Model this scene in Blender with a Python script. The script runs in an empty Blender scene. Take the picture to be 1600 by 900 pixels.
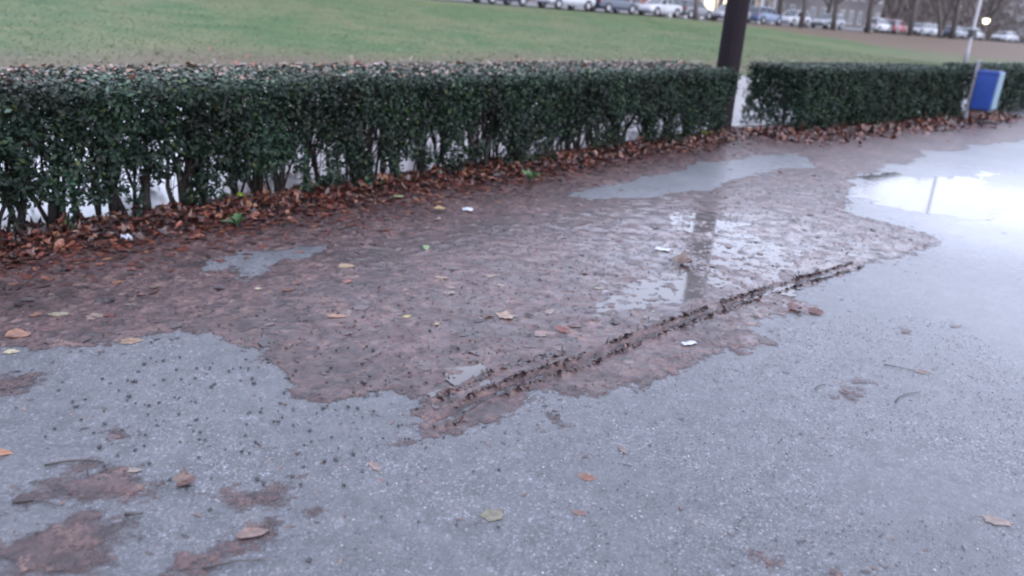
import bpy, math, random
import numpy as np
from mathutils import Vector, Matrix

random.seed(7)
RNG = np.random.default_rng(7)
R = math.radians
scene = bpy.context.scene
COL = scene.collection

# ------------------------------------------------------------------ camera
cam_d = bpy.data.cameras.new('camera')
cam = bpy.data.objects.new('camera', cam_d)
COL.objects.link(cam)
cam_d.sensor_width = 36.0
cam_d.lens = 27.0
cam_d.clip_start = 0.05
cam_d.clip_end = 3000.0
cam.matrix_world = Matrix.Translation((0, 0, 1.5)) @ Matrix.Rotation(R(70), 4, 'X') @ Matrix.Rotation(R(3.6), 4, 'Z')
cam_d.dof.use_dof = True
cam_d.dof.focus_distance = 3.3
cam_d.dof.aperture_fstop = 1.7
scene.camera = cam

# ------------------------------------------------------------------ sky: even dusk overcast
SUN_EL, SUN_AZ = R(38), R(150)
world = bpy.data.worlds.new('World')
scene.world = world
world.use_nodes = True
wn, wl = world.node_tree.nodes, world.node_tree.links
wn.clear()
w_out = wn.new('ShaderNodeOutputWorld')
w_bg = wn.new('ShaderNodeBackground')
w_bg.inputs['Strength'].default_value = 0.1
w_sky = wn.new('ShaderNodeTexSky')
w_sky.sky_type = 'NISHITA'
w_sky.sun_disc = False
w_sky.sun_elevation = SUN_EL
w_sky.sun_rotation = SUN_AZ
w_sky.dust_density = 4.0
w_mix = wn.new('ShaderNodeMixRGB')
w_mix.inputs['Fac'].default_value = 0.86
w_tc = wn.new('ShaderNodeTexCoord')
w_noise = wn.new('ShaderNodeTexNoise')
w_noise.inputs['Scale'].default_value = 2.2
w_noise.inputs['Detail'].default_value = 5.0
w_ramp = wn.new('ShaderNodeValToRGB')
w_ramp.color_ramp.elements[0].position = 0.3
w_ramp.color_ramp.elements[0].color = (0.77, 0.84, 1.10, 1)
w_ramp.color_ramp.elements[1].position = 0.7
w_ramp.color_ramp.elements[1].color = (0.89, 0.95, 1.21, 1)
w_gain = wn.new('ShaderNodeVectorMath')
w_gain.operation = 'SCALE'
w_gain.inputs['Scale'].default_value = 5.6
wl.new(w_tc.outputs['Generated'], w_noise.inputs['Vector'])
wl.new(w_noise.outputs['Fac'], w_ramp.inputs['Fac'])
wl.new(w_ramp.outputs['Color'], w_gain.inputs[0])
wl.new(w_sky.outputs['Color'], w_mix.inputs['Color1'])
wl.new(w_gain.outputs['Vector'], w_mix.inputs['Color2'])
wl.new(w_mix.outputs['Color'], w_bg.inputs['Color'])
wl.new(w_bg.outputs['Background'], w_out.inputs['Surface'])

sun_d = bpy.data.lights.new('sun', 'SUN')
sun_d.energy = 0.5
sun_d.angle = R(70)
sun_d.color = (1.0, 0.97, 0.95)
sun = bpy.data.objects.new('sun', sun_d)
COL.objects.link(sun)
sd = Vector((math.sin(SUN_AZ) * math.cos(SUN_EL), math.cos(SUN_AZ) * math.cos(SUN_EL), math.sin(SUN_EL)))
sun.rotation_euler = sd.to_track_quat('Z', 'Y').to_euler()

scene.view_settings.view_transform = 'Standard'
scene.view_settings.look = 'None'
scene.view_settings.gamma = 1.0
scene.view_settings.use_curve_mapping = False
scene.view_settings.exposure = 2.5
scene.render.engine = 'CYCLES'
scene.cycles.max_bounces = 6
scene.cycles.pixel_filter_type = 'BLACKMAN_HARRIS'
scene.cycles.filter_width = 2.1

# ------------------------------------------------------------------ helpers
def tag(o, label=None, cat=None, group=None, kind=None):
    if label: o['label'] = label
    if cat: o['category'] = cat
    if group: o['group'] = group
    if kind: o['kind'] = kind
    return o

def empty(name, loc=(0, 0, 0), rz=0.0):
    o = bpy.data.objects.new(name, None)
    COL.objects.link(o)
    o.location = loc
    o.rotation_euler = (0, 0, rz)
    return o

def link(name, me, mat=None, parent=None):
    o = bpy.data.objects.new(name, me)
    COL.objects.link(o)
    if mat is not None and not me.materials:
        me.materials.append(mat)
    if parent is not None:
        o.parent = parent
    return o

def arr_mesh(name, v, f, smooth=False, col=None):
    """mesh from vertex array (n,3) and face array (m,k); optional per-vertex colour (n,3)"""
    v = np.asarray(v, np.float32)
    f = np.asarray(f, np.int32)
    k = f.shape[1]
    me = bpy.data.meshes.new(name)
    me.vertices.add(len(v)); me.vertices.foreach_set('co', v.ravel())
    me.loops.add(f.size); me.loops.foreach_set('vertex_index', f.ravel())
    me.polygons.add(len(f))
    me.polygons.foreach_set('loop_start', np.arange(0, f.size, k, dtype=np.int32))
    me.polygons.foreach_set('loop_total', np.full(len(f), k, np.int32))
    if smooth:
        me.polygons.foreach_set('use_smooth', np.ones(len(f), bool))
    if col is not None:
        a = me.color_attributes.new('tint', 'FLOAT_COLOR', 'POINT')
        c = np.ones((len(v), 4), np.float32); c[:, :3] = col
        a.data.foreach_set('color', c.ravel())
    me.update(calc_edges=True)
    return me

class MB:
    """collects simple shapes, then builds ONE mesh object"""
    def __init__(self): self.v, self.f = [], []
    def poly(self, vs, fs):
        b = len(self.v); self.v += [tuple(p) for p in vs]; self.f += [tuple(i + b for i in q) for q in fs]; return self
    def box(self, x0, x1, y0, y1, z0, z1):
        return self.poly([(x0,y0,z0),(x1,y0,z0),(x1,y1,z0),(x0,y1,z0),(x0,y0,z1),(x1,y0,z1),(x1,y1,z1),(x0,y1,z1)],
                         [(3,2,1,0),(4,5,6,7),(0,1,5,4),(1,2,6,5),(2,3,7,6),(3,0,4,7)])
    def tube(self, pts, rad, n=6, cap=True):
        pts = [Vector(p) for p in pts]; rings = []
        b = len(self.v)
        for i, p in enumerate(pts):
            t = (pts[min(i+1, len(pts)-1)] - pts[max(i-1, 0)]).normalized()
            a = t.cross(Vector((0.31, 0.95, 0.05)) if abs(t.z) > 0.7 else Vector((0, 0, 1))).normalized()
            c = t.cross(a)
            r = rad[i] if hasattr(rad, '__len__') else rad
            for k in range(n):
                q = 2*math.pi*k/n
                self.v.append(tuple(p + r*(math.cos(q)*a + math.sin(q)*c)))
        for i in range(len(pts)-1):
            for k in range(n):
                k2 = (k+1) % n
                self.f.append((b+i*n+k, b+i*n+k2, b+(i+1)*n+k2, b+(i+1)*n+k))
        if cap:
            self.f.append(tuple(b+k for k in range(n))[::-1])
            self.f.append(tuple(b+(len(pts)-1)*n+k for k in range(n)))
        return self
    def mesh(self, name, smooth=False):
        me = bpy.data.meshes.new(name)
        me.from_pydata(self.v, [], self.f)
        if smooth: me.polygons.foreach_set('use_smooth', [True]*len(me.polygons))
        me.update()
        return me
    def build(self, name, mat, parent=None, smooth=False, bevel=0.0):
        o = link(name, self.mesh(name, smooth), mat, parent)
        if bevel:
            m = o.modifiers.new('bevel', 'BEVEL'); m.width = bevel; m.segments = 2; m.limit_method = 'ANGLE'
        return o

# ---- value noise
def _hash(ix, iy, seed):
    h = (ix.astype(np.int64)*374761393 + iy.astype(np.int64)*668265263 + seed*974634777) & 0x7fffffff
    h = ((h ^ (h >> 13)) * 1274126177) & 0x7fffffff
    return ((h ^ (h >> 16)) & 0xffff) / 65535.0

def vnoise(x, y, seed=0):
    x = np.asarray(x, float); y = np.asarray(y, float)
    ix, iy = np.floor(x), np.floor(y)
    fx, fy = x-ix, y-iy
    fx = fx*fx*(3-2*fx); fy = fy*fy*(3-2*fy)
    a = _hash(ix, iy, seed); b = _hash(ix+1, iy, seed); c = _hash(ix, iy+1, seed); d = _hash(ix+1, iy+1, seed)
    return (a*(1-fx)+b*fx)*(1-fy) + (c*(1-fx)+d*fx)*fy

def fbm(x, y, seed=0, oct=4):
    s, a, t = 0.0, 0.5, 0.0
    for i in range(oct):
        s = s + a*vnoise(x*2**i, y*2**i, seed+i*17); t += a; a *= 0.5
    return s/t

def sstep(a, b, x):
    t = np.clip((x-a)/(b-a), 0, 1); return t*t*(3-2*t)

def sdist(px, py, poly):
    """signed distance to polygon, positive inside"""
    P = np.array(poly); n = len(P)
    best = np.full(px.shape, 1e9); inside = np.zeros(px.shape, bool)
    for i in range(n):
        ax, ay = P[i]; bx, by = P[(i+1) % n]
        ex, ey = bx-ax, by-ay
        t = np.clip(((px-ax)*ex + (py-ay)*ey)/(ex*ex+ey*ey+1e-12), 0, 1)
        best = np.minimum(best, (px-ax-t*ex)**2 + (py-ay-t*ey)**2)
        cond = (ay > py) != (by > py)
        xi = ax + (py-ay)*ex/np.where(abs(ey) < 1e-9, 1e-9, ey)
        inside ^= cond & (px < xi)
    d = np.sqrt(best)
    return np.where(inside, d, -d)

def ldist(px, py, line):
    P = np.array(line); best = np.full(px.shape, 1e9); side = np.zeros(px.shape)
    for i in range(len(P)-1):
        ax, ay = P[i]; ex, ey = P[i+1]-P[i]
        t = np.clip(((px-ax)*ex + (py-ay)*ey)/(ex*ex+ey*ey), 0, 1)
        dx, dy = px-ax-t*ex, py-ay-t*ey
        d = dx*dx+dy*dy
        m = d < best
        best = np.where(m, d, best); side = np.where(m, np.sign(ex*dy-ey*dx), side)
    return np.sqrt(best)*side

# ---- materials
def new_mat(name):
    m = bpy.data.materials.new(name); m.use_nodes = True
    nt = m.node_tree; b = nt.nodes['Principled BSDF']
    return m, nt, b

def N(nt, kind, **kw):
    n = nt.nodes.new(kind)
    for k, v in kw.items():
        if k in n.inputs: n.inputs[k].default_value = v
        else: setattr(n, k, v)
    return n

def ramp(nt, src, stops):
    r = nt.nodes.new('ShaderNodeValToRGB')
    els = r.color_ramp.elements
    while len(els) < len(stops): els.new(0.5)
    for e, (p, c) in zip(els, stops):
        e.position = p
        e.color = (c, c, c, 1) if not hasattr(c, '__len__') else (*c, 1)
    nt.links.new(src, r.inputs['Fac'])
    return r.outputs['Color']

def mixc(nt, fac, a, b, mode='MIX'):
    m = nt.nodes.new('ShaderNodeMixRGB'); m.blend_type = mode
    for s, v in (('Fac', fac), ('Color1', a), ('Color2', b)):
        if isinstance(v, bpy.types.NodeSocket): nt.links.new(v, m.inputs[s])
        elif hasattr(v, '__len__'): m.inputs[s].default_value = (*v, 1)
        else: m.inputs[s].default_value = v if s == 'Fac' else (v, v, v, 1)
    return m.outputs['Color']

def simple(name, col, rough=0.5, metal=0.0, var=0.15, scale=30.0, coat=0.0, bump=0.0):
    m, nt, b = new_mat(name)
    tc = N(nt, 'ShaderNodeTexCoord'); nz = N(nt, 'ShaderNodeTexNoise', Scale=scale, Detail=4.0)
    nt.links.new(tc.outputs['Object'], nz.inputs['Vector'])
    c = ramp(nt, nz.outputs['Fac'], [(0.3, tuple(x*(1-var) for x in col)), (0.7, tuple(x*(1+var) for x in col))])
    nt.links.new(c, b.inputs['Base Color'])
    b.inputs['Roughness'].default_value = rough
    b.inputs['Metallic'].default_value = metal
    b.inputs['Coat Weight'].default_value = coat
    if bump:
        bp = N(nt, 'ShaderNodeBump', Strength=bump, Distance=0.01)
        nt.links.new(nz.outputs['Fac'], bp.inputs['Height']); nt.links.new(bp.outputs['Normal'], b.inputs['Normal'])
    return m

def tint_mat(name, rough=0.45, var=0.35, scale=60.0, spec=0.5, coat=0.0):
    """colour comes from the per-leaf 'tint' attribute, blotched by noise"""
    m, nt, b = new_mat(name)
    at = N(nt, 'ShaderNodeAttribute', attribute_name='tint')
    tc = N(nt, 'ShaderNodeTexCoord'); nz = N(nt, 'ShaderNodeTexNoise', Scale=scale, Detail=3.0)
    nt.links.new(tc.outputs['Object'], nz.inputs['Vector'])
    g = ramp(nt, nz.outputs['Fac'], [(0.3, 1-var), (0.7, 1+var)])
    nt.links.new(mixc(nt, 1.0, at.outputs['Color'], g, 'MULTIPLY'), b.inputs['Base Color'])
    b.inputs['Roughness'].default_value = rough
    b.inputs['Specular IOR Level'].default_value = spec
    b.inputs['Coat Weight'].default_value = coat
    b.inputs['Coat Roughness'].default_value = 0.15
    return m

def glow(name, col, strength):
    m, nt, b = new_mat(name)
    tc = N(nt, 'ShaderNodeTexCoord'); nz = N(nt, 'ShaderNodeTexNoise', Scale=1.5, Detail=2.0)
    nt.links.new(tc.outputs['Object'], nz.inputs['Vector'])
    c = ramp(nt, nz.outputs['Fac'], [(0.35, tuple(x*0.7 for x in col)), (0.65, col)])
    nt.links.new(c, b.inputs['Emission Color'])
    b.inputs['Base Color'].default_value = (*col, 1)
    b.inputs['Emission Strength'].default_value = strength
    return m

# ------------------------------------------------------------------ place frame: hedge line
HO = np.array((-2.97, 4.30)); HD = np.array((0.669, 0.743)); HN = np.array((-0.743, 0.669))
def W(s, p):          # along the hedge front line, behind it
    return HO + s*HD + p*HN
RO = np.array((3.0, 60.0)); RD = np.array((0.743, 0.669)); RN = np.array((-0.669, 0.743))
def road(t, off=0.0, dz=0.0):
    q = RO + t*RD + off*RN
    return (q[0], q[1], 1.65-0.006*t+dz)

# ------------------------------------------------------------------ ground materials
def asphalt_material():
    m, nt, b = new_mat('wet_asphalt'); L = nt.links.new
    tc = N(nt, 'ShaderNodeTexCoord'); O = tc.outputs['Object']
    big = N(nt, 'ShaderNodeTexNoise', Scale=0.9, Detail=5.0, Roughness=0.6)
    mid = N(nt, 'ShaderNodeTexNoise', Scale=9.0, Detail=6.0, Roughness=0.65)
    fine = N(nt, 'ShaderNodeTexNoise', Scale=240.0, Detail=3.0)
    vo = N(nt, 'ShaderNodeTexVoronoi', Scale=165.0)
    vo2 = N(nt, 'ShaderNodeTexVoronoi', Scale=62.0)
    for n in (big, mid, fine, vo, vo2): L(O, n.inputs['Vector'])
    base = ramp(nt, big.outputs['Fac'], [(0.3, (0.046, 0.049, 0.057)), (0.7, (0.068, 0.071, 0.081))])
    base = mixc(nt, 1.0, base, ramp(nt, mid.outputs['Fac'], [(0.3, 0.72), (0.7, 1.26)]), 'MULTIPLY')
    sep = N(nt, 'ShaderNodeSeparateColor'); L(vo.outputs['Color'], sep.inputs[0])
    stone = ramp(nt, sep.outputs[0], [(0.0, 0.5), (0.4, 0.9), (0.84, 1.15), (0.93, 1.9), (1.0, 3.0)])
    wear = N(nt, 'ShaderNodeTexNoise', Scale=1.7, Detail=4.0, Roughness=0.6); L(O, wear.inputs['Vector'])
    base = mixc(nt, ramp(nt, wear.outputs['Fac'], [(0.36, 0.25), (0.62, 1.0)]), base, mixc(nt, 1.0, base, stone, 'MULTIPLY'))
    sep2 = N(nt, 'ShaderNodeSeparateColor'); L(vo2.outputs['Color'], sep2.inputs[0])
    base = mixc(nt, 0.6, base, mixc(nt, 1.0, base, ramp(nt, sep2.outputs[1], [(0.0, 0.7), (0.6, 1.0), (0.95, 1.05), (0.97, 1.6)]), 'MULTIPLY'))
    # brown silt stains lying in the texture
    silt = ramp(nt, mid.outputs['Fac'], [(0.56, 0.0), (0.72, 0.35)])
    base = mixc(nt, silt, base, (0.062, 0.049, 0.045))
    L(base, b.inputs['Base Color'])
    L(ramp(nt, big.outputs['Fac'], [(0.3, 0.34), (0.62, 0.6)]), b.inputs['Roughness'])
    # standing wetness: deepest round the low spot by the far puddle, drying out towards the near left
    dst = N(nt, 'ShaderNodeVectorMath', operation='DISTANCE'); L(O, dst.inputs[0]); dst.inputs[1].default_value = (4.8, 7.2, 0.0)
    wob = N(nt, 'ShaderNodeMath', operation='MULTIPLY_ADD'); L(mid.outputs['Fac'], wob.inputs[0]); wob.inputs[1].default_value = 1.6; L(dst.outputs['Value'], wob.inputs[2])
    sc_ = N(nt, 'ShaderNodeMath', operation='MULTIPLY'); L(wob.outputs[0], sc_.inputs[0]); sc_.inputs[1].default_value = 0.1
    wet = ramp(nt, sc_.outputs[0], [(0.12, 1.0), (0.34, 0.55), (0.75, 0.2)])
    L(wet, b.inputs['Coat Weight'])
    b.inputs['Coat IOR'].default_value = 1.36
    L(ramp(nt, wet, [(0.2, 0.34), (0.6, 0.27), (1.0, 0.15)]), b.inputs['Coat Roughness'])
    h = mixc(nt, 0.45, vo.outputs['Distance'], fine.outputs['Fac'])
    bp = N(nt, 'ShaderNodeBump', Strength=0.8, Distance=0.006); L(h, bp.inputs['Height']); L(bp.outputs['Normal'], b.inputs['Normal'])
    bp2 = N(nt, 'ShaderNodeBump', Strength=0.12, Distance=0.004); L(h, bp2.inputs['Height']); L(bp2.outputs['Normal'], b.inputs['Coat Normal'])
    return m

def mush_material():
    m, nt, b = new_mat('wet_leaf_mush'); L = nt.links.new
    tc = N(nt, 'ShaderNodeTexCoord'); O = tc.outputs['Object']
    wz = N(nt, 'ShaderNodeTexNoise', Scale=14.0, Detail=4.0); L(O, wz.inputs['Vector'])
    sc = N(nt, 'ShaderNodeVectorMath', operation='SCALE'); sc.inputs['Scale'].default_value = 0.16; L(wz.outputs['Color'], sc.inputs[0])
    ad = N(nt, 'ShaderNodeVectorMath', operation='ADD'); L(O, ad.inputs[0]); L(sc.outputs['Vector'], ad.inputs[1])
    vo = N(nt, 'ShaderNodeTexVoronoi', Scale=20.0, feature='SMOOTH_F1', Smoothness=0.55); L(ad.outputs['Vector'], vo.inputs['Vector'])
    sm = N(nt, 'ShaderNodeTexVoronoi', Scale=70.0, feature='SMOOTH_F1', Smoothness=0.4); L(ad.outputs['Vector'], sm.inputs['Vector'])
    nz = N(nt, 'ShaderNodeTexNoise', Scale=55.0, Detail=6.0, Roughness=0.7); L(O, nz.inputs['Vector'])
    big = N(nt, 'ShaderNodeTexNoise', Scale=1.6, Detail=4.0); L(O, big.inputs['Vector'])
    s1 = N(nt, 'ShaderNodeSeparateColor'); L(vo.outputs['Color'], s1.inputs[0])
    s2 = N(nt, 'ShaderNodeSeparateColor'); L(sm.outputs['Color'], s2.inputs[0])
    c = ramp(nt, s1.outputs[0], [(0.1, (0.024, 0.0135, 0.0145)), (0.35, (0.040, 0.0225, 0.0230)), (0.6, (0.050, 0.0280, 0.0280)), (0.8, (0.060, 0.0345, 0.0330)), (0.95, (0.080, 0.048, 0.042))])
    c = mixc(nt, 1.0, c, ramp(nt, s2.outputs[0], [(0.1, 0.55), (0.35, 0.92), (0.8, 1.08), (1.0, 1.35)]), 'MULTIPLY')
    c = mixc(nt, 1.0, c, ramp(nt, nz.outputs['Fac'], [(0.30, 0.35), (0.46, 0.95), (0.72, 1.3)]), 'MULTIPLY')
    c = mixc(nt, 1.0, c, ramp(nt, big.outputs['Fac'], [(0.3, 0.62), (0.7, 1.3)]), 'MULTIPLY')
    L(c, b.inputs['Base Color'])
    L(ramp(nt, nz.outputs['Fac'], [(0.3, 0.34), (0.7, 0.72)]), b.inputs['Roughness'])
    at = N(nt, 'ShaderNodeAttribute', attribute_name='tint'); th = N(nt, 'ShaderNodeSeparateColor'); L(at.outputs['Color'], th.inputs[0])
    fl = N(nt, 'ShaderNodeMath', operation='MULTIPLY_ADD'); L(nz.outputs['Fac'], fl.inputs[0]); fl.inputs[1].default_value = 1.1; L(th.outputs[0], fl.inputs[2])
    L(ramp(nt, fl.outputs[0], [(0.52, 0.0), (1.25, 1.0)]), b.inputs['Alpha'])      # thin film lets the asphalt show
    h = mixc(nt, 0.8, vo.outputs['Distance'], nz.outputs['Fac'])
    bp = N(nt, 'ShaderNodeBump', Strength=0.4, Distance=0.005); L(h, bp.inputs['Height']); L(bp.outputs['Normal'], b.inputs['Normal'])
    # the mush lies soaked in a water film round the low middle of the path and is only damp elsewhere
    dst = N(nt, 'ShaderNodeVectorMath', operation='DISTANCE'); L(O, dst.inputs[0]); dst.inputs[1].default_value = (1.7, 5.2, 0.0)
    wob = N(nt, 'ShaderNodeMath', operation='MULTIPLY_ADD'); L(big.outputs['Fac'], wob.inputs[0]); wob.inputs[1].default_value = 1.8; L(dst.outputs['Value'], wob.inputs[2])
    sc_ = N(nt, 'ShaderNodeMath', operation='MULTIPLY'); L(wob.outputs[0], sc_.inputs[0]); sc_.inputs[1].default_value = 0.1
    wet = ramp(nt, sc_.outputs[0], [(0.13, 0.95), (0.26, 0.48), (0.46, 0.22)])
    mo = N(nt, 'ShaderNodeTexNoise', Scale=7.0, Detail=4.0, Roughness=0.65); L(O, mo.inputs['Vector'])
    L(mixc(nt, 1.0, wet, ramp(nt, mo.outputs['Fac'], [(0.38, 0.25), (0.58, 1.0)]), 'MULTIPLY'), b.inputs['Coat Weight']); b.inputs['Coat IOR'].default_value = 1.36
    L(ramp(nt, wet, [(0.25, 0.26), (0.6, 0.17), (1.0, 0.09)]), b.inputs['Coat Roughness'])
    fz = N(nt, 'ShaderNodeTexNoise', Scale=16.0, Detail=4.0, Roughness=0.6); L(O, fz.inputs['Vector'])
    bp3 = N(nt, 'ShaderNodeBump', Strength=0.24, Distance=0.008); L(fz.outputs['Fac'], bp3.inputs['Height']); L(bp3.outputs['Normal'], b.inputs['Coat Normal'])
    b.inputs['Specular IOR Level'].default_value = 0.35
    return m

def water_material():
    m, nt, b = new_mat('puddle_water'); L = nt.links.new
    tc = N(nt, 'ShaderNodeTexCoord'); nz = N(nt, 'ShaderNodeTexNoise', Scale=6.0, Detail=2.0); L(tc.outputs['Object'], nz.inputs['Vector'])
    L(ramp(nt, nz.outputs['Fac'], [(0.3, (0.062, 0.058, 0.060)), (0.7, (0.080, 0.074, 0.074))]), b.inputs['Base Color'])
    b.inputs['Roughness'].default_value = 0.06
    b.inputs['IOR'].default_value = 1.34
    bp = N(nt, 'ShaderNodeBump', Strength=0.03, Distance=0.01); L(nz.outputs['Fac'], bp.inputs['Height']); L(bp.outputs['Normal'], b.inputs['Normal'])
    return m

def lawn_material():
    m, nt, b = new_mat('lawn_grass'); L = nt.links.new
    tc = N(nt, 'ShaderNodeTexCoord'); O = tc.outputs['Object']
    big = N(nt, 'ShaderNodeTexNoise', Scale=0.2, Detail=5.0, Roughness=0.6); mid = N(nt, 'ShaderNodeTexNoise', Scale=0.8, Detail=6.0, Roughness=0.7)
    fine = N(nt, 'ShaderNodeTexNoise', Scale=14.0, Detail=4.0)
    for n in (big, mid, fine): L(O, n.inputs['Vector'])
    g = ramp(nt, mid.outputs['Fac'], [(0.34, (0.024, 0.056, 0.021)), (0.5, (0.042, 0.072, 0.028)), (0.66, (0.068, 0.086, 0.040))])
    g = mixc(nt, ramp(nt, big.outputs['Fac'], [(0.42, 0.0), (0.62, 0.6)]), g, (0.088, 0.086, 0.046))
    # leaf fall lying under the far trees, to the right of the lawn
    at = N(nt, 'ShaderNodeAttribute', attribute_name='tint')
    sp = N(nt, 'ShaderNodeSeparateColor'); L(at.outputs['Color'], sp.inputs[0])
    g = mixc(nt, sp.outputs[0], g, mixc(nt, mid.outputs['Fac'], (0.092, 0.062, 0.050), (0.070, 0.054, 0.043)))
    g = mixc(nt, 1.0, g, ramp(nt, fine.outputs['Fac'], [(0.3, 0.8), (0.7, 1.2)]), 'MULTIPLY')
    L(g, b.inputs['Base Color'])
    b.inputs['Roughness'].default_value = 0.7
    b.inputs['Specular IOR Level'].default_value = 0.06
    bp = N(nt, 'ShaderNodeBump', Strength=0.25, Distance=0.012); L(fine.outputs['Fac'], bp.inputs['Height']); L(bp.outputs['Normal'], b.inputs['Normal'])
    return m

def back_path_material():
    m, nt, b = new_mat('wet_pale_path'); L = nt.links.new
    tc = N(nt, 'ShaderNodeTexCoord'); nz = N(nt, 'ShaderNodeTexNoise', Scale=3.0, Detail=6.0); L(tc.outputs['Object'], nz.inputs['Vector'])
    L(ramp(nt, nz.outputs['Fac'], [(0.3, (0.085, 0.080, 0.082)), (0.7, (0.12, 0.114, 0.116))]), b.inputs['Base Color'])
    b.inputs['Roughness'].default_value = 0.3
    b.inputs['Coat Weight'].default_value = 0.35
    b.inputs['Coat IOR'].default_value = 1.33
    L(ramp(nt, nz.outputs['Fac'], [(0.35, 0.04), (0.7, 0.2)]), b.inputs['Coat Roughness'])
    return m

M = dict(
    asphalt=asphalt_material(), mush=mush_material(), water=water_material(), lawn=lawn_material(), back=back_path_material(),
    soil=simple('soil', (0.05, 0.05, 0.035), 0.9, scale=0.5),
    road=simple('road_asphalt', (0.06, 0.06, 0.065), 0.4, scale=2.0, coat=0.4),
    leaf=tint_mat('hedge_leaf', 0.55, 0.3, 25.0, 0.18),
    litter=tint_mat('fallen_leaf', 0.5, 0.45, 45.0, 0.4, 0.25),
    grassblade=tint_mat('grass_blade', 0.6, 0.25, 3.0, 0.3),
    bark=simple('hedge_bark', (0.011, 0.0085, 0.008), 0.85, var=0.4, scale=40, bump=0.5),
    treebark=simple('tree_bark', (0.045, 0.037, 0.038), 0.85, var=0.35, scale=8, bump=0.5),
    twig=simple('tree_twig', (0.085, 0.072, 0.072), 0.9, var=0.3, scale=1.0),
    pebble=tint_mat('grit', 0.5, 0.2, 200.0, 0.5),
    berry=simple('black_berry', (0.012, 0.011, 0.013), 0.35, scale=200),
    darkwood=simple('wet_twig', (0.02, 0.015, 0.014), 0.5, scale=90),
)

# ------------------------------------------------------------------ ground sheets
def sheet(name, pts, z, mat):
    mb = MB(); mb.poly([(p[0], p[1], z) for p in pts], [tuple(range(len(pts)))])
    o = mb.build(name, mat); tag(o, kind='structure'); return o

sheet('ground', [(-1500, -1500), (1500, -1500), (1500, 1500), (-1500, 1500)], -0.05, M['soil'])
sheet('asphalt_path', [W(-40, 0.35), W(-40, -9.0), W(90, -9.0), W(90, 0.35)], 0.0, M['asphalt'])
sheet('back_path', [W(-40, 6.3), W(-40, 0.35), W(90, 0.35), W(90, 6.3)], -0.006, M['back'])

def lawn_z(x, y):
    s = (x-HO[0])*HD[0] + (y-HO[1])*HD[1]; p = (x-HO[0])*HN[0] + (y-HO[1])*HN[1]
    t = (x-RO[0])*RD[0] + (y-RO[1])*RD[1]; q = (x-RO[0])*RN[0] + (y-RO[1])*RN[1]
    top = 1.55 - 0.006*np.clip(t, -60, 160)
    k = np.clip((p-6.3)/np.maximum(p-6.3-q-2.2, 1.0), 0, 1)
    prof = 0.55*k + 0.45*sstep(0.15, 1.0, k)
    return prof*top + 0.05*(fbm(x*0.25, y*0.25, 5)-0.5)*sstep(0, 1.5, p-6.3)*(1-sstep(0.9, 1.0, k))

ss = np.concatenate([np.arange(-40, 60, 0.5), np.arange(60, 200, 2.0)])
pp = np.concatenate([np.arange(6.2, 46, 0.4), np.arange(46, 140, 3.0)])
S, P_ = np.meshgrid(ss, pp, indexing='ij')
X = HO[0] + S*HD[0] + P_*HN[0]; Y = HO[1] + S*HD[1] + P_*HN[1]
Z = lawn_z(X, Y)
idx = np.arange(X.size).reshape(X.shape)
F = np.stack([idx[:-1, :-1], idx[1:, :-1], idx[1:, 1:], idx[:-1, 1:]], -1).reshape(-1, 4)
Tq = (X-RO[0])*RN[0] + (Y-RO[1])*RN[1]
Tt = (X-RO[0])*RD[0] + (Y-RO[1])*RD[1]
brown = sstep(-36, -17, Tq + 9*(fbm(X*0.15, Y*0.15, 9)-0.5)*2) * sstep(12, 22, Tt + 16*(fbm(X*0.12, Y*0.12, 4)-0.5)) * 0.95
brown = np.maximum(brown, 0.85*(1-sstep(9.5, 13.5, P_ + 3*(fbm(X*0.3, Y*0.3, 12)-0.5)))*(1-0.6*sstep(14, 24, S)))    # leaf-strewn verge beside the back path
tint = np.zeros((X.size, 3)); tint[:, 0] = brown.ravel()
lawn = link('lawn', arr_mesh('lawn', np.stack([X.ravel(), Y.ravel(), Z.ravel()], 1), F, True, tint), M['lawn'])
tag(lawn, kind='structure')

mb = MB()
a, b, c, d = road(-60, -1.8), road(160, -1.8), road(160, 8), road(-60, 8)
mb.poly([a, b, c, d], [(0, 1, 2, 3)])
tag(mb.build('far_road', M['road']), kind='structure')

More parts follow.
